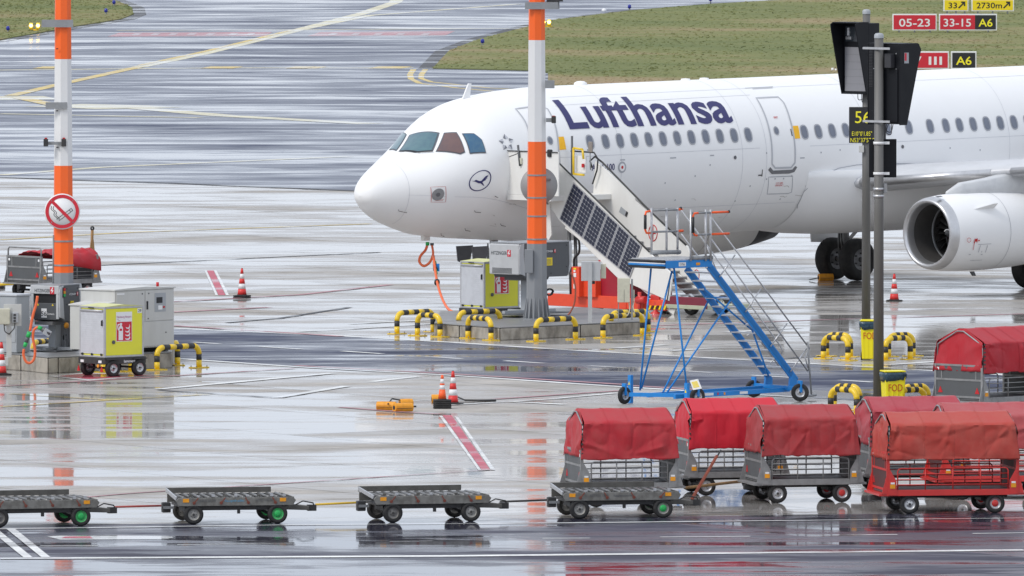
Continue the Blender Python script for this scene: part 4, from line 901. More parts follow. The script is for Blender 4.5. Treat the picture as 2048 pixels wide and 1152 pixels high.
# ------------------------------------------------------------------ ground power units
def bolt_logo(o, xd, ud, h, par):
    o = Vector(o); xd = Vector(xd).normalized(); ud = Vector(ud).normalized(); nn = xd.cross(ud)
    q = lambda x_, y_, k: o + xd * x_ * h + ud * y_ * h + nn * k
    a = panel([q(-.35, 0, .003), q(.35, 0, .003), q(.35, 1, .003), q(-.35, 1, .003)], signred, par, 'logo_square', th=.002)
    panel([q(.05, .95, .006), q(-.25, .42, .006), q(0, .42, .006), q(-.1, .05, .006), q(.25, .55, .006), q(0, .55, .006), q(.2, .95, .006)], signwht, a, 'logo_bolt', th=.002)
def gpu(px, row, rz, L, Wd, ztop, zbot, label, front, grp='ground power units on the islands'):
    t = thing('ground_power_unit', label, 'power unit', G(px, row), rz, grp)
    sh = paint('gpu_shell_grey', (.50, .51, .52), .38, 0, .2, 3); z0, z1 = zbot, ztop
    MB().prism([(.16, z0 + .06), (L - .16, z0 + .06), (L - .04, z0 + .25), (L - .04, z1 - .05), (.14, z1 - .05), (.08, z0 + .3)], .012, Wd - .012).build('housing', dkgrey, t, .012)
    MB().box(.02, L - .02, .0, Wd, z1 - .05, z1 - .015).build('lid', polegrey, t, .012)
    MB().prism([(.10, z0 + .14), (.0, z0 + .16), (-.03, z1 - .18), (.02, z1 - .06), (.16, z1 - .03), (.14, z1 - .30), (.20, z0 + .10)], -.004, .03).build('front_shell', sh, t, .01)
    MB().prism([(.10, z0 + .14), (.0, z0 + .16), (-.03, z1 - .18), (.02, z1 - .06), (.16, z1 - .03), (.14, z1 - .30), (.20, z0 + .10)], Wd - .03, Wd + .004).build('front_shell', sh, t, .01)
    MB().prism([(L - .14, z0 + .10), (L - .02, z0 + .3), (L, z1 - .12), (L - .04, z1 - .03), (L - .12, z1 - .03), (L - .10, z0 + .4)], -.004, Wd + .004).build('rear_shell', sh, t, .01)
    if front == 'open':
        MB().box(-.035, .02, .02, Wd - .02, z1 - .24, z1 - .04).build('front_header', sh, t, .012); MB().box(-.03, .02, .03, .10, z0 + .12, z1 - .24).build('front_frame', sh, t, .01); MB().box(-.03, .02, Wd - .10, Wd - .03, z0 + .12, z1 - .24).build('front_frame', sh, t, .01)
        MB().box(.03, .10, .1, Wd - .1, z0 + .14, z1 - .25).build('cable_tray', black, t); MB().box(-.015, .02, .1, Wd - .1, z0 + .1, z0 + .5).build('front_panel', dkgrey, t, .006)
        panel([(-.016, Wd * .62, z0 + .15), (-.016, Wd * .44, z0 + .15), (-.016, Wd * .44, z0 + .37), (-.016, Wd * .62, z0 + .37)], signwht, t, 'number_plate', th=.004)
        text('56', (-.022, Wd * .53, z0 + .19), (0, -1, 0), (0, 0, 1), .12, signblk, t)
        text('Siemens', (-.018, Wd * .30, z0 + .22), (0, -1, 0), (0, 0, 1), .055, signwht, t, width=.2)
        for y_, z_ in ((.2, .45), (.62, .45)): panel([(-.016, y_ + .025, z0 + z_ - .01), (-.016, y_ - .025, z0 + z_ - .01), (-.016, y_, z0 + z_ + .04)], signyel, t, 'warning_triangle', th=.003)
        yy = Wd * .57; zz = z1 - .20; hh = .085
    else:
        MB().box(-.035, .03, .01, Wd - .01, z0 + .14, z1 - .05).build('front_cover', sh, t, .03)
        for k in range(5): MB().box(-.042, -.03, .25, Wd - .12, z0 + .18 + .028 * k, z0 + .192 + .028 * k).build('vent_slot', black, t)
        yy = Wd * .66; zz = z1 - .33; hh = .095
    xo = -.036
    text('HITZINGER', (xo, yy, zz), (0, -1, 0), (0, 0, 1), hh, dkgrey, t, width=Wd * .52, bold=.01); bolt_logo((xo, yy - Wd * .33, zz - .04), (0, -1, 0), (0, 0, 1), .17, t)
    text('HITZINGER', (L * .55, -.006, z1 - .28), (1, 0, 0), (0, 0, 1), .05, signwht, t, width=.30, bold=.01); bolt_logo((L * .55 + .22, -.006, z1 - .30), (1, 0, 0), (0, 0, 1), .09, t)
    panel([(L * .48, .010, z1 - .62), (L * .62, .010, z1 - .62), (L * .62, .010, z1 - .42), (L * .48, .010, z1 - .42)], signyel, t, 'warning_label', th=.012)
    for k in range(5): MB().box(L * .50, L * .60, -.004, -.002, z1 - .59 + .03 * k, z1 - .58 + .03 * k).build('label_line', dkgrey, t)
    for x_, z_ in ((.32, z1 - .12), (L - .2, z1 - .12), (.32, z1 - .5), (L - .2, z0 + .3), (L * .6, z0 + .15)): MB().cyl((x_, .014, z_), (x_, .004, z_), .015, n=8).build('screw', black, t)
    # pedestal
    ped = MB(); ped.box(L * .42 - .13, L * .42 + .13, Wd * .5 - .1, Wd * .5 + .1, .45, z0 + .06); ped.build('pedestal', midgrey, t, .01)
    MB().prism([(L * .42 - .5, z0 - .02), (L * .42 + .45, z0 - .02), (L * .42 + .5, z0 + .06), (L * .42 - .5, z0 + .06)], Wd * .2, Wd * .8).build('tray', paint('tray_dark', (.14, .14, .145), .5), t)
    for a, b__ in (((-.05, Wd * .5), (L * .95, Wd * .5)), ((L * .42, -.1), (L * .42, Wd + .1))): MB().bar((a[0], a[1], .46), (b__[0], b__[1], .461 if a[0] < 0 else .462), .09, .07).build('foot', midgrey, t)
    MB().box(-.1, L, .05, Wd - .05, .40, .425).build('foot_plate', dkgrey, t)
    pts = [(L * .75 + .13 * cos(k * .5), Wd * .3 + .02 * k * .1, z0 - .35 + .08 * sin(k * .5)) for k in range(26)]; MB().tube(pts, .022, 6).build('coiled_cable', black, t)
    return t
g1 = gpu(120.5, 737, radians(60), 1.0, .84, 2.02, 1.06, 'ground power unit with open front, number 56 and orange cable', 'open')
MB().box(.10, .19, -.03, -.004, 1.70, 1.94).build('signal_lamp', dark, g1)
for k, c_ in enumerate((greenm, paint('amber_lens', (.8, .35, .02), .3), redref)): MB().box(.11, .18, -.045, -.03, 1.72 + .07 * k, 1.78 + .07 * k).build('lens', c_, g1)
MB().lathe([(0, .001), (.01, .07), (.07, .07), (.08, .001)], (.3, -.03, 1.02), 'y', 16).build('cable_guide', chock_o, g1)
g2 = gpu(1040, 662, radians(47), 1.95, 1.05, 2.25, 1.28, 'ground power unit behind the right striped mast, closed pale grey front', 'closed')
# hanging cables with plugs
def curve(pts, r, name, mt, parent=None, n=8, sub=6):
    P_ = [Vector(p) for p in pts]; out = []
    for i in range(len(P_) - 1):
        a, b_, c_, d_ = P_[max(i - 1, 0)], P_[i], P_[i + 1], P_[min(i + 2, len(P_) - 1)]
        for k in range(sub):
            u = k / sub; out.append(.5 * ((2 * b_) + (c_ - a) * u + (2 * a - 5 * b_ + 4 * c_ - d_) * u * u + (3 * b_ - a - 3 * c_ + d_) * u ** 3))
    out.append(P_[-1]); return MB().tube(out, r, n).build(name, mt, parent)
f = Fr(G(75, 751)); W_ = lambda px, py, y=0.: f.m @ f.P(px, py, y)
hc = thing('cable_loop', 'orange power cable looping down in front of the left island', 'cable', G(75, 751))
def wc(pts, y=.0): return [f.P(px, py, y) for px, py in pts]
curve(wc([(75, 592), (72, 610), (66, 630), (60, 662)]), .032, 'cable', orange, hc)
curve(wc([(48, 698), (47, 710), (52, 723), (60, 726), (68, 718), (70, 700), (66, 676), (68, 660), (76, 654)]), .032, 'cable', orange, hc)
a, b_ = wc([(59, 664), (49, 694)]); MB().cyl(a, a.lerp(b_, .35), .055, .05, 12).build('plug_collar', greenm, hc); MB().cyl(a.lerp(b_, .35), a.lerp(b_, .7), .048, n=12).build('plug_body', dkgrey, hc); MB().cyl(a.lerp(b_, .7), b_, .05, .04, 12).build('plug_tail', greenm, hc)
a, b_ = wc([(76, 654), (84, 658)]); MB().cyl(a, b_, .05, n=12).build('plug_collar', greenm, hc)
a, b_ = wc([(84, 657), (100, 668)]); MB().cyl(a, b_, .065, .085, 12).build('plug_body', dkgrey, hc); a, b_ = wc([(88, 661), (101, 669)]); MB().bar(a, b_, .15, .15).build('plug_head', midgrey, hc, .01)

# ------------------------------------------------------------------ fire trolleys
def fire_cart(px, row, rz, label, num, grp):
    t = thing('fire_trolley', label, 'fire extinguisher trolley', G(px, row), rz, grp); A, B, z0, z1 = 1.19, .96, .46, 1.66
    m = MB(); m.box(.02, A - .02, .02, B - .02, z0 + .02, z1 - .02).build('body', lime, t)
    fr2 = paint('aluminium_frame', (.50, .50, .51), .4, .5, .3, 6)
    for (x_, y_) in ((0, 0), (A - .05, 0), (0, B - .05), (A - .05, B - .05)): MB().box(x_, x_ + .05, y_, y_ + .05, z0, z1).build('frame_post', fr2, t, .006)
    for z_ in (z0, z1 - .045):
        for (a, b_, c_, d_) in ((.05, A - .05, 0, .045), (.05, A - .05, B - .045, B), (0, .045, .05, B - .05), (A - .045, A, .05, B - .05)): MB().box(a, b_, c_, d_, z_, z_ + .045).build('frame_rail', fr2, t, .005)
    m = MB(); m.prism([(0, z1 + .001), (A, z1 + .001), (A * .5, z1 + .05)], .0, B, 'y').build('roof', paint('pale_lime_roof', (.62, .62, .25), .4, 0, .3, 3), t)
    for k in range(20): z_ = z0 + .08 + k * (z1 - z0 - .18) / 20; MB().prism([(.010, z_), (.004, z_ + .003), (.004, z_ + .050), (.010, z_ + .0535)], .05, B - .05).build('shutter_slat', paint('shutter_grey', (.62, .63, .66), .4, .3, .2, 4), t)
    MB().cyl((-.0, .06, z1 - .10), (-.0, B - .06, z1 - .10), .03, n=10).build('shutter_roll', fr2, t)
    MB().box(-.02, 0, .4, .6, z1 - .045, z1 - .02).build('handle', black, t)
    MB().prism([(-.03, 0), (0, 0), (0, .14), (-.03, .12)], .07, .10).build('handle', black, t).location = (0, 0, z0 + .75)
    for y_ in (.12, .48, .84): MB().lathe([(-.02, .001), (-.02, .028), (0, .028)], (-.0, y_, z0 + .07), 'x', 10).build('latch', black, t)
    panel([(.05, .012, z0 + .05), (A - .05, .012, z0 + .05), (A - .05, .012, z1 - .05), (.05, .012, z1 - .05)], lime, t, 'side_panel', th=.004)
    y_ = .006; cx = A * .50
    panel([(cx - .24, y_, z0 + .37), (cx + .24, y_, z0 + .37), (cx + .24, y_, z0 + 1.07), (cx - .24, y_, z0 + 1.07)], signwht, t, 'notice', th=.003)
    panel([(cx - .225, y_ - .004, z0 + .385), (cx + .225, y_ - .004, z0 + .385), (cx + .225, y_ - .004, z0 + .835), (cx - .225, y_ - .004, z0 + .835)], signred, t, 'red_field', th=.003)
    yy = y_ - .008; zc = z0 + .405; 
    def pl(pts, nm, mt=signwht): return panel([(cx + a, yy, zc + b_ * .87) for a, b_ in pts], mt, t, nm, th=.002)
    pl([(-.17, .0), (-.04, .0), (-.04, .33), (-.065, .38), (-.145, .38), (-.17, .33)], 'extinguisher_picture'); pl([(-.13, .38), (-.08, .38), (-.06, .45), (-.10, .47), (-.14, .44)], 'extinguisher_picture')
    pl([(-.14, .42), (-.14, .45), (-.20, .43), (-.215, .36), (-.19, .27), (-.17, .27), (-.185, .36), (-.17, .405)], 'hose_picture')
    panel([(cx - .14, yy - .004, zc + .22), (cx - .07, yy - .004, zc + .22), (cx - .07, yy - .004, zc + .27), (cx - .14, yy - .004, zc + .27)], signred, t, 'red_mark', th=.002)
    for (ox, oz, s_) in ((.05, .0, 1.), (.05, .10, 1.0), (.05, .20, .9), (.07, .30, .8)):
        pl([(ox - .03, oz + .05), (ox + .0, oz + .01), (ox + .06, oz - .005), (ox + .115 * s_, oz + .015), (ox + .13 * s_, oz + .07), (ox + .10 * s_, oz + .135), (ox + .105 * s_, oz + .075), (ox + .08 * s_, oz + .04), (ox + .03, oz + .03)], 'flame_picture')
    text('Hamburg Airport', (cx, y_ - .003, z0 + .93), (1, 0, 0), (0, 0, 1), .055, paint('magenta_print', (.45, .06, .25), .5), t, width=.44)
    cg_ = [(cx - .12 + .07 * cos(a), y_ - .005, z0 + .90 + .035 * sin(a)) for a in [pi * .9 + k * .25 for k in range(9)]]; MB().tube(cg_, .004, 4).build('logo_swirl', MATS['magenta_print'], t)
    if num:
        panel([(A - .19, y_, z1 - .17), (A - .06, y_, z1 - .17), (A - .06, y_, z1 - .06), (A - .19, y_, z1 - .06)], signwht, t, 'number_plate', th=.003); text(num, (A - .125, y_ - .003, z1 - .15), (1, 0, 0), (0, 0, 1), .075, signblk, t, bold=.01)
    MB().cyl((cx - .32, .012, z0 + .36), (cx - .32, -.012, z0 + .36), .045, n=18).build('round_lock', dkgrey, t)
    # chassis
    MB().box(-.02, A + .05, -.02, B + .02, z0 - .16, z0 - .002).build('chassis', dark, t, .01)
    text('lammers', (A * .62, -.022, z0 - .13), (1, 0, 0), (0, 0, 1), .07, signwht, t, width=.34, bold=.02)
    MB().box(-.03, -.021, .08, .2, z0 - .13, z0 - .07).build('white_reflector', signwht, t); MB().box(-.03, -.021, .76, .88, z0 - .13, z0 - .07).build('white_reflector', signwht, t)
    for y_2 in (.02, .9): MB().prism([(y_2, z0 - .34), (y_2 + .1, z0 - .34), (y_2 + .05, z0 - .2)], -.04, -.021, 'x').build('red_triangle', redref, t)
    MB().cyl((-.03, .22, z0 - .2), (-.0, .22, z0 - .2), .04, n=12).build('indicator', reflector, t)
    for (x_, y_2) in ((.24, .0), (.24, B - .02), (A - .16, .0), (A - .16, B - .02)):
        wheel(t, (x_, y_2, .2), .2, .13, alu, 'y', .55); MB().box(x_ - .2, x_ + .2, y_2 - .08, y_2 + .08, .405, .43).build('mudguard', dark, t)
    MB().cyl((.24, .05, .2), (.24, B - .08, .2), .025).build('axle', dark, t); MB().cyl((A - .16, .05, .2), (A - .16, B - .08, .2), .025).build('axle', dark, t)
    MB().bar((A + .04, B * .4, .3), (A + .10, B * .4, z1 - .1), .04, .03).build('drawbar', yellow, t); MB().box(A + .05, A + .13, B * .4 - .06, B * .4 + .06, z1 - .35, z1 - .1).build('drawbar_head', yellow, t)
    return t
fg = 'yellow fire trolleys beside the islands'
fire_cart(209, 754.5, radians(40), 'lime yellow fire trolley numbered 29 beside the left island', '29', fg)
fire_cart(968, 654, radians(40), 'lime yellow fire trolley behind the long island and the power unit', None, fg)

# ------------------------------------------------------------------ cabinets and boxes
t = thing('supply_cabinet', 'big light grey cabinet with a small display behind the fire trolley', 'cabinet', G(230, 741), radians(50))
A, B = 2.13, 1.1
MB().box(0, A, 0, B, .50, 1.90).build('housing', ltgrey, t, .012)
MB().prism([(-.03, 1.902), (A + .03, 1.902), (A + .03, 1.93), (A * .5, 1.97), (-.03, 1.93)], -.03, B + .03).build('roof', paint('pale_cabinet_roof', (.62, .62, .60), .4, 0, .3, 3), t)
for x0, x1 in ((.03, A * .5 - .01), (A * .5 + .01, A - .03)):
    MB().box(x0, x1, -.018, -.002, 1.14, 1.87).build('door', ltgrey, t, .006)
MB().box(.03, A - .03, -.018, -.002, .53, 1.12).build('lower_panel', ltgrey, t, .006)
MB().box(A * .5 + .05, A * .5 + .09, -.045, -.019, 1.42, 1.62).build('handle', black, t, .006); MB().box(A * .66, A * .85, -.022, -.019, 1.35, 1.80).build('display_frame', midgrey, t); MB().box(A * .69, A * .79, -.028, -.023, 1.56, 1.70).build('display', black, t)
panel([(A * .72, -.023, 1.40), (A * .79, -.023, 1.40), (A * .79, -.023, 1.5), (A * .72, -.023, 1.5)], signwht, t, 'label_plate', th=.003); panel([(A * .80, -.023, 1.44), (A * .83, -.023, 1.44), (A * .83, -.023, 1.48), (A * .80, -.023, 1.48)], redref, t, 'red_button', th=.01)
panel([(.05, -.019, 1.80), (.32, -.019, 1.80), (.32, -.019, 1.84), (.05, -.019, 1.84)], signwht, t, 'label_plate', th=.002)
for x_, z_ in ((A * .45, 1.8), (A * .56, 1.8), (A * .55, 1.2), (A * .85, .85)): MB().cyl((x_, -.02, z_), (x_, -.03, z_), .016, n=8).build('lock', dark, t)
MB().cyl((A * .80, .15, 1.95), (A * .80, .15, 2.05), .035, n=12).build('red_beacon', redref, t)
for x_ in (.1, A - .2): MB().box(x_, x_ + .1, .1, B - .1, .385, .5).build('foot', dkgrey, t)
MB().box(-.55, -.01, .02, .95, .5, 1.55).build('side_cabinet', ltgrey, t, .012); MB().prism([(-.58, 1.552), (0, 1.60), (0, 1.64), (-.58, 1.58)], 0, .97).build('side_roof', MATS['pale_cabinet_roof'], t)
t = thing('supply_cabinet', 'grey cabinet with meter boxes cut off at the left edge', 'cabinet', G(33, 739), radians(52))
MB().box(-1.6 * 0 - .0, .5, 0, 1.5, .40, 1.75).build('housing', midgrey, t, .012); MB().box(-.03, .53, -.03, 1.53, 1.752, 1.80).build('roof', paint('cool_roof_grey', (.50, .52, .55), .4), t, .01)
MB().box(-.012, -.002, .03, 1.47, .65, 1.70).build('door', midgrey, t, .004)
t2 = thing('meter_post', 'white post with beige meter box and switch box at the left edge', 'electrical box', G(18, 744), radians(5))
MB().box(-.06, .06, -.03, .03, .35, 1.55).build('post', signwht if False else ltgrey, t2); MB().box(-.12, .3, -.02, .03, 1.10, 1.62).build('mounting_board', ltgrey, t2, .005)
MB().box(-.30, .02, -.15, -.022, 1.14, 1.52).build('meter_box', beige, t2, .02); MB().box(.08, .22, -.12, -.022, 1.18, 1.42).build('switch_box', midgrey, t2, .012)
for k in range(3): MB().box(.10, .16, -.128, -.121, 1.2 + .07 * k, 1.25 + .07 * k).build('switch', dark, t2)
curve([(.14, -.08, 1.18), (.12, -.1, 1.05), (.04, -.08, .95), (.0, -.05, .9)], .012, 'lead', dark, t2); curve([(-.12, -.08, 1.14), (-.1, -.1, .98), (-.02, -.08, .92), (.0, -.05, .9)], .012, 'lead', dark, t2)
MB().box(-.14, -.02, -.1, -.03, .15, .36).build('socket_box', ltgrey, t2, .01)
f2 = Fr(G(1188, 672)); t = thing('control_box_post', 'pale grey control box on a single post on the long island', 'electrical box', G(1188, 672))
def zz(f, px, py, y=0.): return f.P(px, py, y)
def fbox(f, t, x0, x1, y0, y1, d0, d1, nm, mt, bev=.0):
    a = f.P(x0, y1, d0); b_ = f.P(x1, y0, d0); return MB().box(a.x, b_.x, d0, d1, a.z, b_.z).build(nm, mt, t, bev)
bx_ = paint('pale_box_grey', (.48, .49, .50), .45, 0, .2, 3)
fbox(f2, t, 1162.5, 1201, 523, 562, -.1, .1, 'box', bx_, .01); fbox(f2, t, 1176, 1184, 523.5, 648, -.15, -.102, 'post', bx_); fbox(f2, t, 1201.5, 1212, 528, 557, 0, .2, 'side_box', beige, .01); fbox(f2, t, 1197, 1201, 520, 523, -.05, 0, 'red_lamp', redref)
fbox(f2, t, 1184, 1190, 562.5, 568, -.1, 0, 'gland', black)
f3 = Fr(G(1250, 675)); t = thing('fuse_box_stand', 'beige double fuse box on two thin posts by the red steps chassis', 'electrical box', G(1250, 675))
fbox(f3, t, 1235, 1260, 556.5, 605, -.12, .08, 'box', beige, .012); fbox(f3, t, 1262, 1266, 558, 640, -.06, 0, 'post', galv); fbox(f3, t, 1236, 1237.8, 605.5, 645, -.06, 0, 'post', galv); fbox(f3, t, 1266.5, 1269, 580, 603, -.04, .1, 'side_box', beige, .005)
fbox(f3, t, 1248, 1248.5, 579, 605, -.125, -.121, 'door_gap', dark)
curve([f3.P(1258, 605, -.05), f3.P(1259, 622, -.06), f3.P(1254, 632, -.06)], .014, 'lead', beige, t); curve([f3.P(1268, 603, 0), f3.P(1266, 613, -.06), f3.P(1269, 625, -.06)], .014, 'lead', beige, t)
# aircraft supply cable: hangs from the nose and runs to the long island
f4 = Fr(G(862, 640)); t = thing('aircraft_supply_cable', 'orange cable hanging from under the airliner nose to the island', 'cable', G(862, 640))
nosep = AF.m @ Vector((2.6, 0, 0)); dy_ = nosep.y - G(862, 640).y
def q4(px, py, k): return f4.P(px, py, dy_ * k)
curve([q4(855, 488, 1), q4(851, 500, 1), q4(841, 512, .97), q4(839, 524, .96), q4(848, 532, .95), q4(860, 524, .94), q4(866, 510, .93)], .035, 'cable', orange, t); curve([q4(864, 491, 1), q4(866, 503, .95), q4(866, 512, .93)], .03, 'cable', orange, t)
curve([q4(867, 512, .9), q4(871, 545, .7), q4(877, 575, .5), q4(888, 605, .3), q4(902, 622, .1), q4(930, 629, 0), q4(1005, 631, -.1)], .035, 'cable', orange, t)
for a, b_, mt in (((855, 484, 1), (855, 491, 1), greenm), ((864, 486, 1), (864, 491, 1), dkgrey)): MB().cyl(q4(*a), q4(*b_), .05, n=10).build('plug', mt, t)
MB().cyl(q4(869, 524, .86), q4(870, 530, .84), .05, n=10).build('plug_collar', greenm, t); MB().cyl(q4(870, 530, .84), q4(871, 540, .78), .06, n=10).build('plug_body', black, t); MB().cyl(q4(871, 540, .78), q4(872, 547, .74), .045, n=10).build('plug_collar', greenm, t); MB().box(-.04, .04, -.04, .04, -.1, .1).build('plug_grip', blue, t).location = q4(876, 535, .8)
MB().cyl(q4(874, 563, .6), q4(874, 566, .58), .075, n=10).build('rubber_stop', black, t)
t = curve([G(1148, 560, 1.2), G(1150, 575, 1.0), G(1150, 600, .8), G(1145, 625, .5), G(1137, 636, .36)], .025, 'hose', paint('brown_hose', (.35, .09, .05), .5)); 
bpy.data.objects.remove(t)
f5 = Fr(G(1143, 668)); t = curve([f5.P(1142, 545, 0), f5.P(1148, 560, 0), f5.P(1151, 580, 0), f5.P(1149, 605, 0), f5.P(1142, 622, 0), f5.P(1136, 630, 0)], .022, 'hanging_hose', MATS['brown_hose'], None); t.location = G(1143, 668); tag(t, 'thin reddish brown hose hanging beside the right power unit', 'hose')

# ------------------------------------------------------------------ passenger stairs
sx0 = SK(1092, 300)[0]
ps_o = AF.m @ Vector((sx0, -1.98, 0)); ps_o.z = 0
PS = Fr(ps_o, TH - pi / 2)
t = thing('passenger_stairs', 'white boarding stairs with solar panels on the side at the front door', 'boarding stairs', ps_o, TH - pi / 2)
wal = cream; YN, YF = -.85, .85
def sidewall(pix, y, th, nm, mt, bev=.01): q = [PS.xz(px, py, y) for px, py in pix]; return MB().prism(q, y, y + th).build(nm, mt, t, bev)
nw = sidewall([(1110, 322), (1116.7, 326), (1299, 506), (1345, 549), (1338, 602), (1310, 590), (1236, 557), (1118, 440), (1094, 404), (1094, 330)], YN, .05, 'near_side_wall', wal)
fw = sidewall([(1190, 322), (1215, 342), (1300, 424), (1375, 493), (1413.5, 606), (1398, 614), (1310, 530), (1200, 430), (1185, 400)], YF, .05, 'far_side_wall', wal)
# solar modules
TL, TR, BR, BL = [Vector(PS.P(px, py, YN - .01)) for px, py in ((1147.5, 364), (1284, 493), (1260.6, 555.5), (1119, 437.5))]
cellm = paint('solar_cell_blue_black', (.018, .022, .045), .18, 0, .2, 5, (.03, .035, .06)); fram = paint('solar_frame', (.48, .48, .50), .35, .5, .1, 5)
cutm = paint('solar_cell_line', (.30, .32, .38), .4, .3, .1, 5)
for k in range(6):
    a, b_ = k / 6, (k + 1) / 6; q = [TL.lerp(TR, a + .003), TL.lerp(TR, b_ - .003), BL.lerp(BR, b_ - .003), BL.lerp(BR, a + .003)]
    s_ = panel([q[3], q[2], q[1], q[0]], fram, t, 'solar_panel', th=.02)
    NR, NC = 9, 4; U3 = lambda u, v: q[0].lerp(q[1], u).lerp(q[3].lerp(q[2], u), v) + Vector((0, -.022, 0))
    mb = MB()
    for i in range(NC):
        for j in range(NR):
            u0, u1 = .05 + .9 * i / NC + .005, .05 + .9 * (i + 1) / NC - .005; v0, v1 = .02 + .96 * j / NR + .003, .02 + .96 * (j + 1) / NR - .003
            du, dv = (u1 - u0) * .16, (v1 - v0) * .16
            mb.face([U3(u0 + du, v0), U3(u1 - du, v0), U3(u1, v0 + dv), U3(u1, v1 - dv), U3(u1 - du, v1), U3(u0 + du, v1), U3(u0, v1 - dv), U3(u0, v0 + dv)])
    c_ = mb.build('solar_cells', cellm, s_); c_['kind'] = 'stuff'
def pt(px, py, y): return PS.P(px, py, y)
def prail(pts, y, r, nm, mt): return MB().tube([pt(px, py, y) for px, py in pts], r, 8).build(nm, mt, t)
prail([(1116, 324), (1299, 504)], YN - .03, .022, 'near_handrail', dark); prail([(1184, 335), (1180, 322), (1190, 313), (1205, 325), (1300, 422), (1372, 490)], YF, .026, 'far_handrail', dark)
prail([(1142, 302), (1188, 305), (1196, 318), (1194, 340), (1185, 368)], YF - .1, .022, 'curved_handrail', black)
# steps
lowx, lowz = PS.xz(1352, 612, YN); hix, hiz = PS.xz(1100, 392, YN); x0_, z0_ = 5.55, .18; x1_, z1_ = 1.45, hiz
NS = 16
for k in range(NS):
    u = k / (NS - 1); x_ = x0_ + (x1_ - x0_) * u; z_ = z0_ + (2.36 - z0_) * u
    MB().box(x_ - .17, x_ + .14, YN + .055, YF - .005, z_ - .035, z_).build('step', paint('step_grey', (.36, .36, .37), .5, .4, .4, 5), t, .004)
for y_ in (YN + .06, YF - .08): MB().bar((x0_, y_ + .02, z0_ - .1), (x1_, y_ + .02, 2.22), .04, .2).build('stringer', cream, t)
# red wheel drawn on far wall and slots
c_ = pt(1306, 466, YF - .004)
MB().tube([c_ + Vector((.16 * cos(a), 0, .21 * sin(a))) for a in [2 * pi * k / 24 for k in range(25)]], .014, 6).build('red_ring_mark', redref, t); MB().bar(c_ + Vector((-.1, 0, 0)), c_ + Vector((.1, 0, 0)), .02, .04).build('red_ring_mark', redref, t); MB().bar(c_ + Vector((0, 0, -.18)), c_ + Vector((0, 0, .18)), .04, .02).build('red_ring_mark', redref, t)
c_ = pt(1393, 551, YF - .004); MB().tube([c_ + Vector((.10 * cos(a), 0, .15 * sin(a))) for a in [2 * pi * k / 20 for k in range(21)]], .012, 6).build('red_ring_mark', redref, t)
q = [pt(*p, YF - .006) for p in ((1238, 424), (1242, 413), (1256, 425), (1252, 434))]; panel([q[0], q[3], q[2], q[1]], midgrey, t, 'wall_slot', th=.004); q = [pt(*p, YF - .011) for p in ((1250, 431), (1253, 422), (1256, 425), (1253, 434))]; panel([q[0], q[3], q[2], q[1]], dark, t, 'wall_slot_edge', th=.004)
sidewall([(1270, 396), (1296, 420), (1297, 423), (1271, 400)], YF - .012, .01, 'wall_lip', alu, 0)
# platform and its front panels
YP = -1.35
pa, pb = PS.P(994, 388, YP), PS.P(1117, 304, YP); flz = pa.z
MB().box(-.22, 1.45, YP, YF, flz - .14, flz).build('platform', cream, t, .01)
MB().box(pa.x, pb.x, YP, YP + .04, flz, pb.z).build('platform_front_panel', wal, t, .01)
q = [PS.xz(px, py, YP - .03) for px, py in ((982, 331), (1003, 322), (1007, 330), (1010, 365), (996, 383), (984, 388))]; MB().prism(q, YP - .07, YP - .03).build('corner_panel', cream, t, .006)
def ppole(px0, py0, px1, py1, y, r, nm, mt): return MB().cyl(pt(px0, py0, y), pt(px1, py1, y), r, n=8).build(nm, mt, t)
MB().tube([pt(977, 279, YP), pt(979, 300, YP), pt(983, 330, YP), pt(982, 368, YP)], .04, 8).build('rubber_bumper', paint('grey_bumper_rubber', (.13, .13, .13), .7), t)
ppole(1036, 290, 1040, 332, YP - .03, .03, 'support_post', dkgrey); ppole(996, 311, 996, 384, YP - .08, .028, 'support_post', alu); prail([(1008, 301), (1115, 305)], YP - .02, .014, 'platform_rail', dark)
prail([(984, 323), (995, 345)], YP - .08, .014, 'gas_strut', dark); prail([(1012, 316), (1038, 306)], YP, .010, 'stay_wire', dark)
MB().box(-.0, .0 + .08, -.04, .04, 0, .16).build('platform_switch', beige, t).location = pt(1041, 328, YP)
MB().box(-.0, .14, -.05, .05, 0, .2).build('black_glove_box', black, t, .03).location = pt(1096, 314, YP)
gt = MB()
for a, b_ in (((1147, 296), (1147, 348)), ((1147, 296), (1165, 299)), ((1147, 348), (1168, 350)), ((1165, 299), (1167, 318))): gt.cyl(pt(*a, YF - .3), pt(*b_, YF - .3), .03, n=8)
gt.build('yellow_gate_frame', yellow, t); MB().cyl(pt(1144, 272, YF - .2), pt(1144, 350, YF - .2), .03, n=8).build('support_post', dkgrey, t)
a = pt(1151, 345, YF - .2); b_ = pt(1171, 312, YF - .2); MB().box(a.x, b_.x, a.y, a.y + .05, a.z, b_.z).build('gate_panel', signwht, t, .005)
a = pt(1163, 335, YF - .26); MB().box(a.x, a.x + .07, a.y, a.y + .04, a.z, a.z + .10).build('red_button', redref, t)
MB().box(-.08, .08, -.02, .02, 0, .30).build('mirror', paint('mirror_back', (.25, .22, .2), .4), t, .03).location = pt(1181, 306, YF - .1); ppole(1180, 305, 1181, 340, YF - .1, .018, 'mirror_stalk', galv)
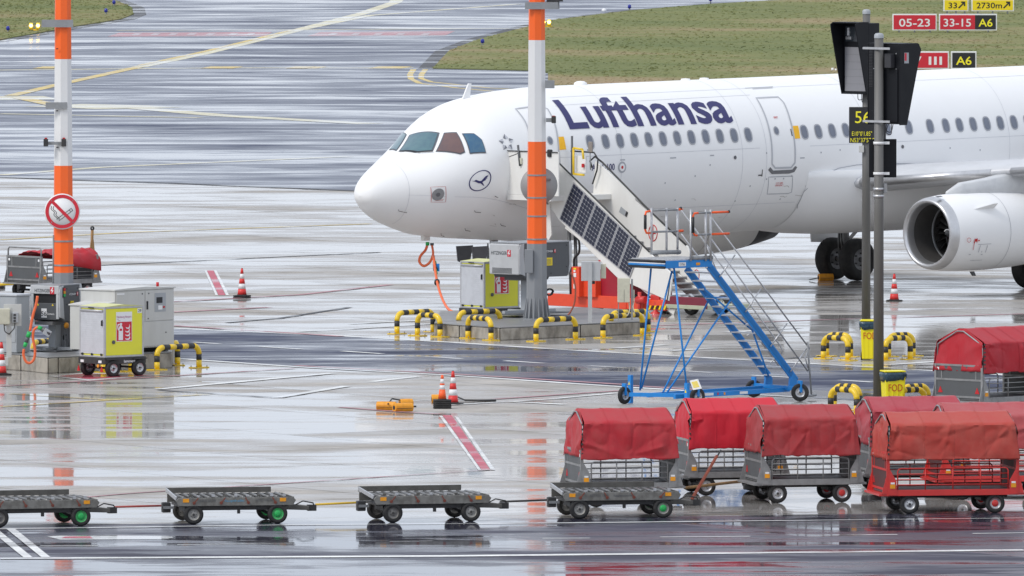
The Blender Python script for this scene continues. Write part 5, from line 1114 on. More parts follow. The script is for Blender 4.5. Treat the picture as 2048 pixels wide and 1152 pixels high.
# legs and ram under the platform
prail([(1094, 404), (1118, 425), (1140, 455)], YN + .1, .05, 'lift_arm', galv); 
for px in (1138, 1150): MB().cyl(PS.P(px, 455, YN + .3 + (px - 1138) * .02), PS.P(px + 4, 600, YN + .3), .05, .035, 10).build('lift_ram', dkgrey, t)
curve([PS.P(1143, 462, YN + .2), PS.P(1157, 480, YN + .2), PS.P(1158, 505, YN + .2), PS.P(1148, 520, YN + .2), PS.P(1150, 560, YN + .2)], .03, 'hydraulic_hose', black, t)
sidewall([(1092, 410), (1099, 408), (1103, 470), (1096, 482), (1091, 470)], YN - .05, .03, 'hanging_flap', cream, 0)
# red chassis
def cbox(x0, x1, y0, y1, d0, d1, nm, mt, bev=.01):
    a = PS.P(x0, y1, d0); b_ = PS.P(x1, y0, d0); return MB().box(a.x, b_.x, d0, d1, a.z, b_.z).build(nm, mt, t, bev)
cbox(1095, 1252, 594, 611, YN - .02, YN + .10, 'chassis_beam', orangered); cbox(1252, 1330, 600, 618, YN + .0, YN + .12, 'chassis_beam', orangered)
cbox(1143, 1158, 534, 593, YN - .25, YN + .15, 'red_column', orangered); cbox(1158.6, 1191, 560, 593, YN - .1, YN + .5, 'red_locker', orangered)
for k_, (y0, hh) in enumerate(((536, 3), (540, 4), (546, 8), (568, 9))): cbox(1147, 1150.5 if k_ % 2 else 1152, y0, y0 + hh, YN - .262, YN - .252, 'column_label', signyel if k_ == 0 else signwht, 0)
q = [PS.xz(px, py, YN + .1) for px, py in ((1191.5, 594), (1191.5, 548), (1210, 530), (1236, 556), (1262, 560), (1262, 598))]; MB().prism(q, YN + .1, YF - .1).build('engine_housing', paint('dark_red_housing', (.36, .012, .03), .45, 0, .2, 2), t, .01)
cbox(1326, 1412, 596, 614, YN + .02, YN + .08, 'lower_beam', paint('maroon_steel', (.20, .02, .04), .5)); cbox(1330, 1410, 612, 616, YN, YF, 'bumper_bar', paint('pale_green_steel', (.45, .48, .35), .5))
for k in range(8): 
    a = PS.P(1292 + 5 * k, 619, YN - .03); b_ = PS.P(1295 + 5 * k, 611, YN - .03); panel([a, a + Vector((.06, 0, 0)), b_ + Vector((.06, 0, 0)), b_], signyel if k % 2 else signblk, t, 'hazard_stripe', th=.01)
cbox(1290, 1330, 602, 611.5, YN - .02, YN + .2, 'tow_hitch_plate', orangered); cbox(1300, 1318, 590, 602, YN, YN + .2, 'light_housing', redm, .03)
MB().cyl(PS.P(1275, 600, YN - .1), PS.P(1292, 600, YN - .1), .10, n=16).build('red_cylinder', redm, t); MB().cyl(PS.P(1279, 584, YN - .1), PS.P(1279, 636, YN - .1), .05, n=10).build('stabiliser', redm, t); a = PS.P(1311, 636, YN); MB().lathe([(0, .14), (.03, .13), (.09, .04), (.3, .03)], (a.x, a.y, 0), 'z', 12).build('stabiliser_foot', redm, t)
for px in (1196, 1266, 1383): a = PS.P(px, 615, YN + .25); wheel(t, (a.x, YN + .25, .24), .24, .18, ltgrey, 'y'); wheel(t, (a.x, YF - .3, .24), .24, .18, ltgrey, 'y')
for px in (1345, 1372, 1398): MB().bar(PS.P(px - 18, 588, YN + .5), PS.P(px + 4, 612, YN + .5), .1, .02).build('step_brace', alu, t)
MB().bar(PS.P(1344, 545, YN + .02), PS.P(1334, 600, YN - .02), .02, .02).build('safety_chain', dark, t)

# ------------------------------------------------------------------ blue maintenance steps
lm = (G(1249, 807) + G(1395, 812)) / 2; rm_ = (G(1508, 794) + G(1600, 802)) / 2
rz = atan2(rm_.y - lm.y, rm_.x - lm.x); BS = Fr(lm, rz); LB = (rm_ - lm).length
t = thing('maintenance_steps', 'blue wheeled maintenance steps with platform and grey handrails', 'maintenance steps', lm, rz)
def bp3(px, py, y): return BS.P(px, py, y)
def swheel(c, r, w, ang, par, rim=alu):
    o = wheel(par, (0, 0, 0), r, w, rim); o.location = c; o.rotation_euler = (0, 0, ang); return o
ws = [(1248.7, 790.5, .2, radians(-rz * 57.3 + 48)), (1394.6, 793, .2, radians(-rz * 57.3 + 35)), (1507.6, 777, .2, -rz + radians(15)), (1600, 784.7, .205, -rz + radians(4))]
cw = []
for px, py, r, a in ws:
    c = BS.Pz(px, py, r); cw.append(c); swheel(c, r, .09, a, t); 
    MB().bar(c + Vector((0, 0, 0)), c + Vector((0, 0, .27)), .12, .05).build('castor_fork', blue, t)
MB().bar(cw[0] + Vector((.05, -.12, .02)), cw[1] + Vector((.02, .08, .02)), .09, .09).build('base_crossbeam', blue, t); MB().bar(cw[2] + Vector((0, -.06, .08)), cw[3] + Vector((0, .08, .08)), .09, .09).build('base_crossbeam', blue, t)
mid = (cw[0] + cw[1]) / 2; a = BS.Px(1378, 797, 0.); b_ = BS.P(1516, 781, -.42); MB().bar((0, -.45, .2), (LB - .05, -.45, .24), .07, .10).build('base_beam', blue, t); MB().bar((0, .45, .2), (LB - .05, .45, .24), .07, .10).build('base_beam', blue, t)
for x_, w_, mt in ((.9, .28, signwht), (1.5, .05, reflector), (2.0, .25, signwht), (1.3, .04, redref)): MB().box(x_, x_ + w_, -.488, -.486, .19, .25).build('sticker', mt, t)
for px0, y0, y1, x_ in ((1261, 750, 808, .0), (1374, 766, 808, .0)):
    a = BS.Px(px0, y0, x_); MB().box(-.04, .04, a.y - .05, a.y + .05, .02, a.z).build('jack_post', blue, t, .005); panel([(-.042, a.y + .03, a.z - .22), (-.042, a.y - .03, a.z - .22), (-.042, a.y, a.z - .14)], signyel, t, 'warning_triangle', th=.003)
    MB().cyl((0, a.y, .0), (0, a.y, .03), .06, n=12).build('jack_foot', blue, t)
a, b_ = BS.Px(1386, 779, .05), BS.Px(1399, 760, -.03); q = [BS.Px(*p, .0) for p in ((1387, 780), (1404, 777), (1396, 758), (1380, 761))]; pl = panel([q[0], q[1], q[2], q[3]], signwht, t, 'notice_board', th=.012)
for k in range(5): u0, u1 = .2 + .13 * k, .29 + .13 * k; L0 = lambda u, v: q[0].lerp(q[3], u).lerp(q[1].lerp(q[2], u), v) + (q[1] - q[0]).cross(q[3] - q[0]).normalized() * .014; panel([L0(u0, .15), L0(u0, .85), L0(u1, .85), L0(u1, .15)], signyel, pl, 'notice_line', th=.002)
YA, YB = -.50, .70
pc = bp3(1331.6, 521.5, YA); pe = bp3(1424.4, 519.5, YA); zt = (pc.z + pe.z) / 2; zbm = bp3(1331.6, 537, YA).z
MB().box(pc.x, pe.x, YA, YA + .06, zt - .17, zt).build('platform_beam', blue, t, .006); MB().box(pc.x, pe.x, YB - .06, YB, zt - .17, zt).build('platform_beam', blue, t, .006); MB().box(pe.x - .06, pe.x, YA + .062, YB - .062, zt - .17, zt).build('platform_beam', blue, t, .006)
MB().box(pc.x + .01, pe.x, YA + .02, YB - .02, zt + .002, zt + .03).build('platform_deck', paint('tread_plate', (.62, .63, .65), .42, .3, .35, 14), t)
for k in range(12): x_ = pc.x + .05 + (pe.x - pc.x - .1) * k / 11; MB().box(x_ - .01, x_ + .01, YA + .03, YB - .03, zt + .031, zt + .040).build('deck_rib', alu, t)
for (z_, h_, mt) in ((zt - .01, .05, black), (zt - .06, .025, signwht), (zt - .10, .04, blue), (zt - .15, .045, black)): MB().cyl((pc.x - .03, YA - .0, z_), (pc.x - .03, YB, z_), h_ * .62, n=10).build('bumper_strip', mt, t)
panel([(pc.x + .4, YA - .001, zt - .13), (pc.x + .62, YA - .001, zt - .13), (pc.x + .62, YA - .001, zt - .04), (pc.x + .4, YA - .001, zt - .04)], signwht, t, 'number_plate', th=.004); text('5756', (pc.x + .51, YA - .006, zt - .11), (1, 0, 0), (0, 0, 1), .05, signblk, t)
panel([(pe.x - .5, YA - .001, zt - .12), (pe.x - .38, YA - .001, zt - .12), (pe.x - .38, YA - .001, zt - .06), (pe.x - .5, YA - .001, zt - .06)], reflector, t, 'amber_sticker', th=.004)
def beam(a, b_, w, h, nm, mt, up=(0, 0, 1)): return MB().bar(a, b_, w, h, up).build(nm, mt, t, .004)
n0, n1 = bp3(1418.6, 532, -.47), bp3(1592, 762, -.47); f0, f1 = bp3(1372.8, 536.5, .40), bp3(1537, 752, .40); dz = (n0.z + f0.z) / 2
beam(n0, n1, .045, .17, 'stringer', blue); beam(f0, f1, .045, .17, 'stringer', blue)
for s0, s1, y_, sg in ((n0, n1, -.495, -1), (f0, f1, .375, -1)): MB().bar(s0 + Vector((0, sg * .026, 0)), s1 + Vector((0, sg * .026, 0)), .006, .10).build('stringer_web', paint('blue_web', (.008, .16, .46), .45), t)
NT = 13
for k in range(NT):
    u = (k + .6) / NT; a = n0.lerp(n1, u); b_ = f0.lerp(f1, u); a.y = -.445; b_.y = .375
    z_ = (a.z + b_.z) / 2; xx = (a.x + b_.x) / 2
    MB().box(xx - .13, xx + .10, -.44, .37, z_ - .02, z_ + .012).build('tread', MATS['tread_plate'], t, .004)
for p in (('a', (1302, 537, .6), (1280, 781)), ('b', (1344, 542, -.1), (1283, 777)), ('c', (1348, 536, -.42), (1373, 773))):
    a = bp3(*p[1]); b_ = BS.Px(*p[2], 0.); MB().cyl(a, b_, .022, n=8).build('support_leg', blue, t)
for a, b_ in (((1416.7, 601.5, .40), (1326, 784.7)), ((1461.8, 599.5, -.47), (1333, 786.6))): MB().cyl(bp3(*a), BS.Px(*b_, .1), .022, n=8).build('support_leg', blue, t)
for a, b_, y_ in (((1409, 578), (1504.6, 660.6), -.3), ((1504.6, 660.6), (1537, 752), -.3), ((1412, 594), (1460, 596), .0)): MB().cyl(bp3(*a, y_), bp3(*b_, y_), .022, n=8).build('brace', blue, t)
for px, yy in ((1537, .40), (1586, -.47)): a = bp3(px, 752, yy); MB().prism([(a.x - .14, .22), (a.x + .10, .22), (a.x + .10, .45), (a.x - .02, .62), (a.x - .10, .50)], yy - .03, yy + .03).build('gusset', blue, t)
# handrails
def hr(pts, y, r=.019, nm='handrail', mt=alu): return MB().tube([bp3(px, py, y) for px, py in pts], r, 8).build(nm, mt, t)
for px, y0 in ((1381.6, 419), (1411.4, 419), (1421.3, 419)): hr([(px, y0), (px, 522)], YA - .03, .026, 'rail_post')
for px, y0 in ((1303, 416), (1333, 416.5), (1355, 415.5)): hr([(px, y0), (px, 509)], YB, .026, 'rail_post')
hr([(1385, 426.5), (1422, 425)], YA - .03, .024, 'guard_rail', galv); hr([(1385, 470), (1422, 468.5)], YA - .03, .024, 'guard_rail', galv); hr([(1303, 421), (1363, 419)], YB, .024, 'guard_rail', galv); hr([(1303, 464), (1363, 462)], YB, .024, 'guard_rail', galv)
hr([(1300, 422), (1292, 424), (1290.5, 430), (1290.5, 460), (1293, 466), (1300, 466)], YB, .026, 'orange_bumper', coneo); hr([(1290.5, 430), (1290.5, 458)], YB - .02, .034, 'black_pad', black)
hr([(1396, 426), (1388, 427), (1386, 433), (1386, 464), (1389, 470), (1394, 471)], YA - .05, .026, 'orange_bumper', coneo); hr([(1386, 434), (1386, 466)], YA - .07, .034, 'black_pad', black)
hr([(1421, 425), (1458, 423.5)], YA - .03, .026, 'orange_bumper', coneo); hr([(1421, 468.5), (1458, 467)], YA - .03, .026, 'orange_bumper', coneo); hr([(1356, 419), (1364, 418.5)], YB, .028, 'orange_bumper', coneo); hr([(1356, 462), (1366, 461.5)], YB, .028, 'orange_bumper', coneo)
for px, y_, yy in ((1458, 423.5, YA - .03), (1362, 417, YB)): hr([(px - 1, y_ - 3), (px, y_ + 2)], yy, .03, 'black_cap', black)
hr([(1303, 505), (1360, 504)], YB - .02, .05, 'toe_board', galv); hr([(1381, 516), (1424, 515)], YA + .01, .05, 'toe_board', galv)
hr([(1424, 437), (1619, 697)], -.52); hr([(1424, 480), (1615, 742)], -.52); hr([(1363, 421), (1560, 691), (1564, 700), (1562, 708)], .42); hr([(1363, 468), (1562, 738)], .42)
for a, b_ in (((1439, 553.7), (1470, 510)), ((1491, 624), (1522, 577)), ((1541, 693), (1574, 647)), ((1581, 743), (1613, 697))): hr([a, b_], -.52, .017, 'rail_strut')
for a, b_ in (((1440, 560), (1412, 488)), ((1494, 672), (1510, 660)), ((1540, 728), (1556, 708))): hr([a, b_], .42, .015, 'rail_strut')
hr([(1615, 684), (1623, 792)], -.54, .022, 'end_post', galv); hr([(1616, 792), (1632, 790)], -.54, .03, 'end_post_foot', galv)
hr([(1619, 697), (1610, 715), (1618, 742)], -.52, .016, 'rail_strut')

# ------------------------------------------------------------------ grey posts, docking displays, stand number
def post(px, row, r, ytop, label):
    t = thing('steel_post', label, 'post', G(px, row), 0, 'galvanised posts carrying docking displays'); f = Fr(G(px, row)); z = f.P(px, ytop, 0).z
    gp = paint('weathered_post', (.13, .125, .115), .55, .2, .7, 2.5, (.21, .21, .215), streak=7)
    MB().cyl((0, 0, 0), (0, 0, z - .05), r * 1.12, r * .93, 20).build('shaft', gp, t); MB().lathe([(z - .05, r * 1.0), (z + .03, r * .98), (z + .06, r * .7), (z + .07, .001)], (0, 0, 0), 'z', 20).build('cap', paint('pale_post_cap', (.36, .38, .40), .4), t)
    return t, f
tb, fb = post(1732, 716.5, .098, 24, 'rear grey steel post standing in the yellow bin, with the stand number 56')
tf, ff = post(1757, 825, .107, 72, 'nearer grey steel post that rises in front of the stand number sign')
def rings(f, t, ys, r, cx):
    for y in ys: z = f.P(cx, y, 0).z; MB().lathe([(z - .03, r), (z - .03, r + .015), (z + .03, r + .015), (z + .03, r)], (0, 0, 0), 'z', 20).build('clamp', alu, t)
rings(ff, tf, (378, 392), .107, 1757)
fbox(ff, tf, 1767, 1774, 367, 386, -.04, .05, 'small_bracket', galv, .005); fbox(fb, tb, 1718, 1728, 291, 305, -.15, -.05, 'junction_box', ltgrey, .01)
boxm = paint('display_housing_black', (.007, .008, .011), .5, 0, .15, 2, (.014, .014, .018), spec=.25); scr = paint('display_screen_grey', (.27, .27, .29), .35, 0, .15, 2)
# rear display: its front with the grey screen is turned to the left
RZ1 = radians(-40)
o1 = G(1732, 716.5); t = thing('docking_display', 'black docking display with grey screen on the rear post', 'display', o1, RZ1); f = Fr(o1, RZ1)
xl, xr_, yb, ye = -.525, .265, -.30, .175
zt = f.P(1700, 46, yb).z; zb = f.P(1700, 188, yb).z; H1 = zt - zb
MB().box(xl, xr_, yb + .06, ye, zb, zt).build('housing', boxm, t, .01)
for x_ in (xl, xr_ - .025): MB().prism([(yb + .058, zb), (yb + .058, zt + .03), (yb - .36, zt + .03), (yb - .46, zt - .02), (yb - .44, zt - .14), (yb - .02, zb)], x_, x_ + .025, 'x').build('hood_side', boxm, t, .004)
MB().box(xl + .027, xr_ - .027, yb - .40, yb + .056, zt + .004, zt + .03).build('hood_top', boxm, t); MB().box(xl + .027, xr_ - .027, yb - .02, yb + .056, zb, zb + .05).build('hood_sill', boxm, t)
za, zb2 = zb + H1 * .66, zb + .07; q = .06; xi = xr_ - .03; yf = yb + .058
panel([(xl + q, yf, zb2), (xi - q, yf, zb2), (xi - q, yf, za), (xl + q, yf, za)], scr, t, 'screen', th=.01)
for k in range(1, 6): z_ = zb2 + (za - zb2) * k / 6; MB().box(xl + q, xi - q, yf - .013, yf - .0101, z_ - .003, z_ + .003).build('screen_joint', paint('screen_line', (.20, .20, .20), .5), t)
z0, z1 = zb + H1 * .74, zb + H1 * .95; MB().box(xl + .08, xi - .06, yf - .012, yf - .002, z0, z1).build('sensor_window', paint('sensor_glass', (.06, .07, .08), .1), t)
MB().box(xl + .12, xl + .30, yf - .07, yf - .013, z0 + .05, z0 + .12).build('mirror_unit', alu, t); MB().box(xl + .16, xl + .22, yf - .05, yf - .013, z0 + .14, z1 - .03).build('mirror_unit', signwht, t); MB().box(xi - .24, xi - .12, yf - .07, yf - .013, z0 + .04, z1 - .05).build('laser_unit', paint('teal_unit', (.08, .40, .48), .4), t)
for dx_ in (0, .12): curve([(xl + .3 + dx_, -.05, zb), (xl + .32 + dx_, -.05, zb - .14 - dx_ * .5), (xl + .46 + dx_, -.05, zb - .12 - dx_ * .5), (xl + .5 + dx_, -.05, zb)], .009, 'lead', black, t)
# stand number
sgn = thing('stand_number_sign', 'black sign with yellow 56 and coordinates, partly behind the nearer post', 'sign', o1); f = Fr(o1)
def tq(f, x0, x1, y0, y1, yb): a = f.P(x0, y1, yb); b_ = f.P(x1, y0, yb); return a.x, b_.x, a.z, b_.z
x0, x1, z0, z1 = tq(f, 1698, 1772, 214, 286, -.14); MB().box(x0, x1, -.14, -.115, z0, z1).build('sign_board', signblk, sgn, .01)
yl = paint('sign_lettering_yellow', (.95, .85, .03), .4, 0, .05, 3)
def tx(s, px0, px1, pyb, pyt, name='lettering', bold=.0): a = f.P(px0, pyb, -.143); b_ = f.P(px1, pyb, -.143); c_ = f.P(px0, pyt, -.143); return text(s, (a.x, -.141, a.z), (1, 0, 0), (0, 0, 1), c_.z - a.z, yl, sgn, width=b_.x - a.x, bold=bold, align='l')
tx('56', 1710, 1741, 246, 221, bold=.0); tx('E10°0\'1.85"', 1704, 1744, 271.5, 262.5, bold=.0); tx('N53°37\'57.8"', 1701, 1752, 284.5, 275.5, bold=.0)
# nearer display, seen from behind
RZ2 = radians(-40); o2 = G(1757, 825); t = thing('docking_display', 'black docking display seen from behind on the nearer post', 'display', o2, RZ2); f = Fr(o2, RZ2); yb = .14
zt = f.P(1770, 89, yb).z; zb = f.P(1770, 248, yb).z; xl, xm = -.411, .50
MB().prism([(yb, zb), (yb + .25, zb), (yb + .50, zt - .04), (yb + .50, zt), (yb, zt)], xl, xm - .026, 'x').build('housing', boxm, t, .01)
MB().prism([(yb - .004, zb - .02), (yb + .25, zb - .02), (yb + .76, zt - .12), (yb + .68, zt + .01), (yb - .004, zt + .02)], xm - .025, xm, 'x').build('hood_side', boxm, t, .004)
MB().prism([(yb - .004, zb - .02), (yb + .25, zb - .02), (yb + .76, zt - .12), (yb + .68, zt + .01), (yb - .004, zt + .02)], xl - .025, xl, 'x').build('hood_side', boxm, t, .004)
MB().box(xl + .001, xm - .027, yb, yb + .68, zt + .003, zt + .025).build('hood_top', boxm, t)
MB().box(xl + .14, xm - .06, yb - .03, yb - .001, zb + .05, zt - .55).build('rear_door', boxm, t, .006)
MB().box(xm + .001, xm + .006, yb + .14, yb + .30, zt - .42, zt - .18).build('window_slot', midgrey, t); MB().box(xm + .006, xm + .009, yb + .15, yb + .22, zt - .36, zt - .19).build('red_view', signred, t)
MB().box(xl + .58, xl + .76, yb - .16, yb - .004, zt - .52, zt - .2).build('control_box', paint('dark_box', (.03, .03, .035), .45), t, .01)
for k in range(26): MB().box(xl + .02, xl + .12, yb - .006, yb - .001, zt - .1 - .034 * k, zt - .088 - .034 * k).build('vent_slot', paint('vent_edge', (.035, .035, .04), .5), t)
for y in (96, 242): z_ = f.P(1757, y, yb).z; MB().box(xl + .05, xm - .10, -.135, -.11, z_ - .025, z_ + .025).build('clamp_bar', alu, t)
for (x_, z_) in ((.16, -.55), (.16, -.72), (.80, -.55), (.80, -.72), (.14, -1.5), (.80, -.2)): MB().cyl((xl + x_, yb - .012, zt + z_), (xl + x_, yb, zt + z_), .014, n=8).build('screw', alu, t)
for dx_ in (0, .05): curve([(xm - .38 + dx_, yb, zb + .02), (xm - .40, yb, zb - .14 - dx_), (xm - .26, yb, zb - .17 - dx_), (xm - .2 - dx_, yb, zb + .02)], .009, 'lead', black, t)
t = thing('sign_board', 'back of a black sign board clamped low on the nearer post', 'sign', o2, radians(3)); f = Fr(o2, radians(3)); x0, x1, z0, z1 = tq(f, 1738, 1793, 278, 355, .13)
MB().box(x0, x1, .125, .15, z0, z1).build('sign_back', boxm, t, .006)
for y in (286, 347): z_ = f.P(1757, y, 0).z; MB().lathe([(z_ - .03, .105), (z_ - .03, .125), (z_ + .03, .125), (z_ + .03, .105)], (0, 0, 0), 'z', 20).build('clamp', signwht, t); MB().box(.1, .24, .0, .03, z_ - .03, z_ + .03).build('clamp_arm', signwht, t)

# ------------------------------------------------------------------ litter bins
def fodbin(px, row, label, rz, cxr):
    t = thing('litter_bin', label, 'bin', G(px, row), rz, 'yellow bins at the grey posts')
    MB().hexa([(-.20, -.2, .03), (.20, -.2, .03), (.20, .2, .03), (-.20, .2, .03), (-.235, -.24, .86), (.235, -.24, .86), (.235, .24, .86), (-.235, .24, .86)]).build('body', fod, t, .02)
    for k in range(4): MB().bar((-.15 + .1 * k, -.206, .05), (-.165 + .11 * k, -.228, .52), .015, .012, (0, 1, 0)).build('rib', fod, t)
    m = MB(); N = 40
    for j, (z, e, am) in enumerate(((.93, .0, .01), (.94, .05, .01), (.89, .055, .02), (.84, .045, .03), (.80, .03, .03))):
        for k in range(N):
            a = 2 * pi * k / N; ex = math.copysign(abs(cos(a)) ** .45, cos(a)); ey = math.copysign(abs(sin(a)) ** .45, sin(a))
            rr = .225 + e + am * noise.noise(Vector((k * .9, j * .7, px))); m.v.append(Vector((ex * rr, ey * rr, z + (.05 * noise.noise(Vector((k * .4, 3, px))) if j > 2 else 0) - (.06 * sin(a * .5) if j == 4 else 0))))
    m.f = [(j * N + k, j * N + (k + 1) % N, (j + 1) * N + (k + 1) % N, (j + 1) * N + k) for j in range(4) for k in range(N)]; m.sm = [True] * len(m.f)
    m.build('bin_liner', bag, t, solid=.004)
    MB().box(-.25, .25, -.22, .26, .945, .98).build('lid', fod, t, .015); MB().cyl((-.2, .27, .93), (.2, .27, .93), .02).build('hinge', fod, t)
    for s_ in (-1, 1): MB().cyl((s_ * .24, .18, .09), (s_ * .19, .18, .09), .09, n=16).build('wheel', rubber, t)
    text('FOD', (0.0, -.234, .52), (1, 0, -0), (0, -.045, 1), .17, signredt, t, width=.32, name='lettering')
    return t
signredt = paint('bin_lettering_red', (.55, .05, .01), .5)
fodbin(1741, 720, 'yellow bin lettered FOD standing at the foot of the rear post', radians(-4), 0); fodbin(1786, 828, 'yellow bin lettered FOD right of the nearer post, blue liner hanging over', radians(12), 0)

# ------------------------------------------------------------------ taxiway signs
def board(x0, x1, y0, y1, row, parts, label, name='taxiway_sign', legs=True):
    loc = G((x0 + x1) / 2, row); f = Fr(loc); t = thing(name, label, 'sign', loc, 0, 'taxiway guidance signs'); a, b_, c_, d_ = tq(f, x0, x1, y0, y1, 0)
    MB().box(a, b_, 0, .25, c_, d_).build('frame', signwht, t, .01)
    for k in range(3): xx = a + (b_ - a) * (.15 + .35 * k); MB().box(xx - .04, xx + .04, .08, .16, -.02, c_).build('leg', galv, t)
    for (p0, p1, back, fore, s_, fx0, fx1, arrow) in parts:
        q0, q1, r0, r1 = tq(f, p0, p1, y0, y1, 0); m_ = .055
        MB().box(q0 + (m_ if p0 == x0 else 0), q1 - (m_ if p1 == x1 else 0), -.012, -.001, r0 + m_, r1 - m_).build('sign_face', back, t)
        hh = (d_ - c_); u0 = f.P(fx0, y1, 0).x; u1 = f.P(fx1, y1, 0).x
        text(s_, ((u0 + u1) / 2, -.014, c_ + hh * .24), (1, 0, 0), (0, 0, 1), hh * .50, fore, t, width=u1 - u0, bold=.012)
        if arrow:
            ax_ = f.P(arrow, y1, 0).x; az = c_ + hh * .5; k_ = hh * .24; ar = MB(); ar.bar((ax_ - k_, -.018, az - k_), (ax_ + k_ * .9, -.018, az + k_ * .9), .004, .07, (-1, 0, 1)); ar.bar((ax_ + k_, -.020, az + k_), (ax_ - k_ * .15, -.020, az + k_), .004, .07); ar.bar((ax_ + k_, -.022, az + k_ + .035), (ax_ + k_, -.022, az - k_ * .3), .004, .07, (1, 0, 0)); ar.build('arrow', fore, t)
    return t
board(1887, 1937, -2, 22.5, 30, [(1887, 1937, signyel, signblk, '33', 1897, 1914, 1923)], 'small yellow sign reading 33 with an arrow, at the upper edge')
board(1943, 2028, -2, 22.5, 30, [(1943, 2028, signyel, signblk, '2730m', 1953, 2004, 2013)], 'yellow sign reading 2730m with an arrow, at the upper right')
board(1785, 1873.5, 28, 61, 67, [(1785, 1873.5, signred, signwht, '05-23', 1798, 1860, None)], 'red sign reading 05-23 on the grass')
board(1878, 1994, 28, 61, 67, [(1878, 1950, signred, signwht, '33-15', 1887, 1942, None), (1950, 1994, signblk, yl, 'A6', 1957, 1985, None)], 'red and black sign reading 33-15 and A6')
board(1770, 1898, 103, 138, 145, [(1770, 1898, signred, signwht, 'II / III', 1800, 1884, None)], 'red sign ending in III, half hidden by the docking display')
board(1902, 1953, 103, 138, 145, [(1902, 1953, signblk, yl, 'A6', 1912, 1943, None)], 'separate black sign reading A6 behind the airliner roof')

# ------------------------------------------------------------------ taxiway lights
bluel = paint('blue_lens', (.02, .03, .30), .2)
for px, row, lb in ((965, 92, 'blue edge light on the right grass, beside the long curve'), (1259, 22, 'blue edge light by the upper border of the right grass'), (1421, 7, 'blue edge light farthest along the right grass border'), (212, 30, 'blue edge light on the left grass, lower of the pair by its tip'), (228, 13, 'blue edge light on the left grass nearest the tip'), (16, 66, 'blue edge light on the left grass by the picture edge')):
    t = thing('edge_light', lb, 'light', G(px, row), 0, 'blue taxiway edge lights'); MB().cyl((0, 0, 0), (0, 0, .14), .04, n=8).build('stem', galv, t); MB().lathe([(.14, .07), (.16, .09), (.28, .09), (.33, .05), (.34, .001)], (0, 0, 0), 'z', 12).build('lens', bluel, t)
amb = glow('lit_amber_lamp', (1, .62, .12), 9.0)
for px, row, n_, lb in ((69, 63, 2, 'pair of lit yellow guard lights on the left grass'), (1096, 56, 2, 'lit yellow guard light half behind the right striped mast')):
    t = thing('guard_light', lb, 'light', G(px, row), 0, 'yellow runway guard lights'); s_ = 1 / SC(row)
    for k in range(n_):
        x_ = (-7 + 14 * k if px < 100 else -9 + 11 * k) * s_
        MB().box(x_ - .09, x_ + .09, -.05, .18, .12, .42).build('housing', yellow, t, .03); MB().cyl((x_, -.055, .29), (x_, -.07, .29), .085, n=16).build('lamp', amb, t)
    MB().box(-.2, .2, .0, .08, .05, .12).build('base', yellow, t); MB().cyl((0, .04, 0), (0, .04, .1), .04).build('stem', galv, t)
t = thing('edge_light', 'small white fitting on the wet taxiway near the top', 'light', G(1208, 22)); MB().lathe([(0, .12), (.08, .12), (.13, .05), (.14, .001)], (0, 0, 0), 'z', 12).build('housing', signwht, t)
t = thing('pipe_stub', 'little white pipe stubs in the grass above the airliner roof', 'pipe', G(1665, 143)); MB().cyl((0, 0, 0), (0, 0, .16), .05).build('stub', signwht, t); MB().cyl((.14, 0, 0), (.14, 0, .12), .04).build('stub', signwht, t)

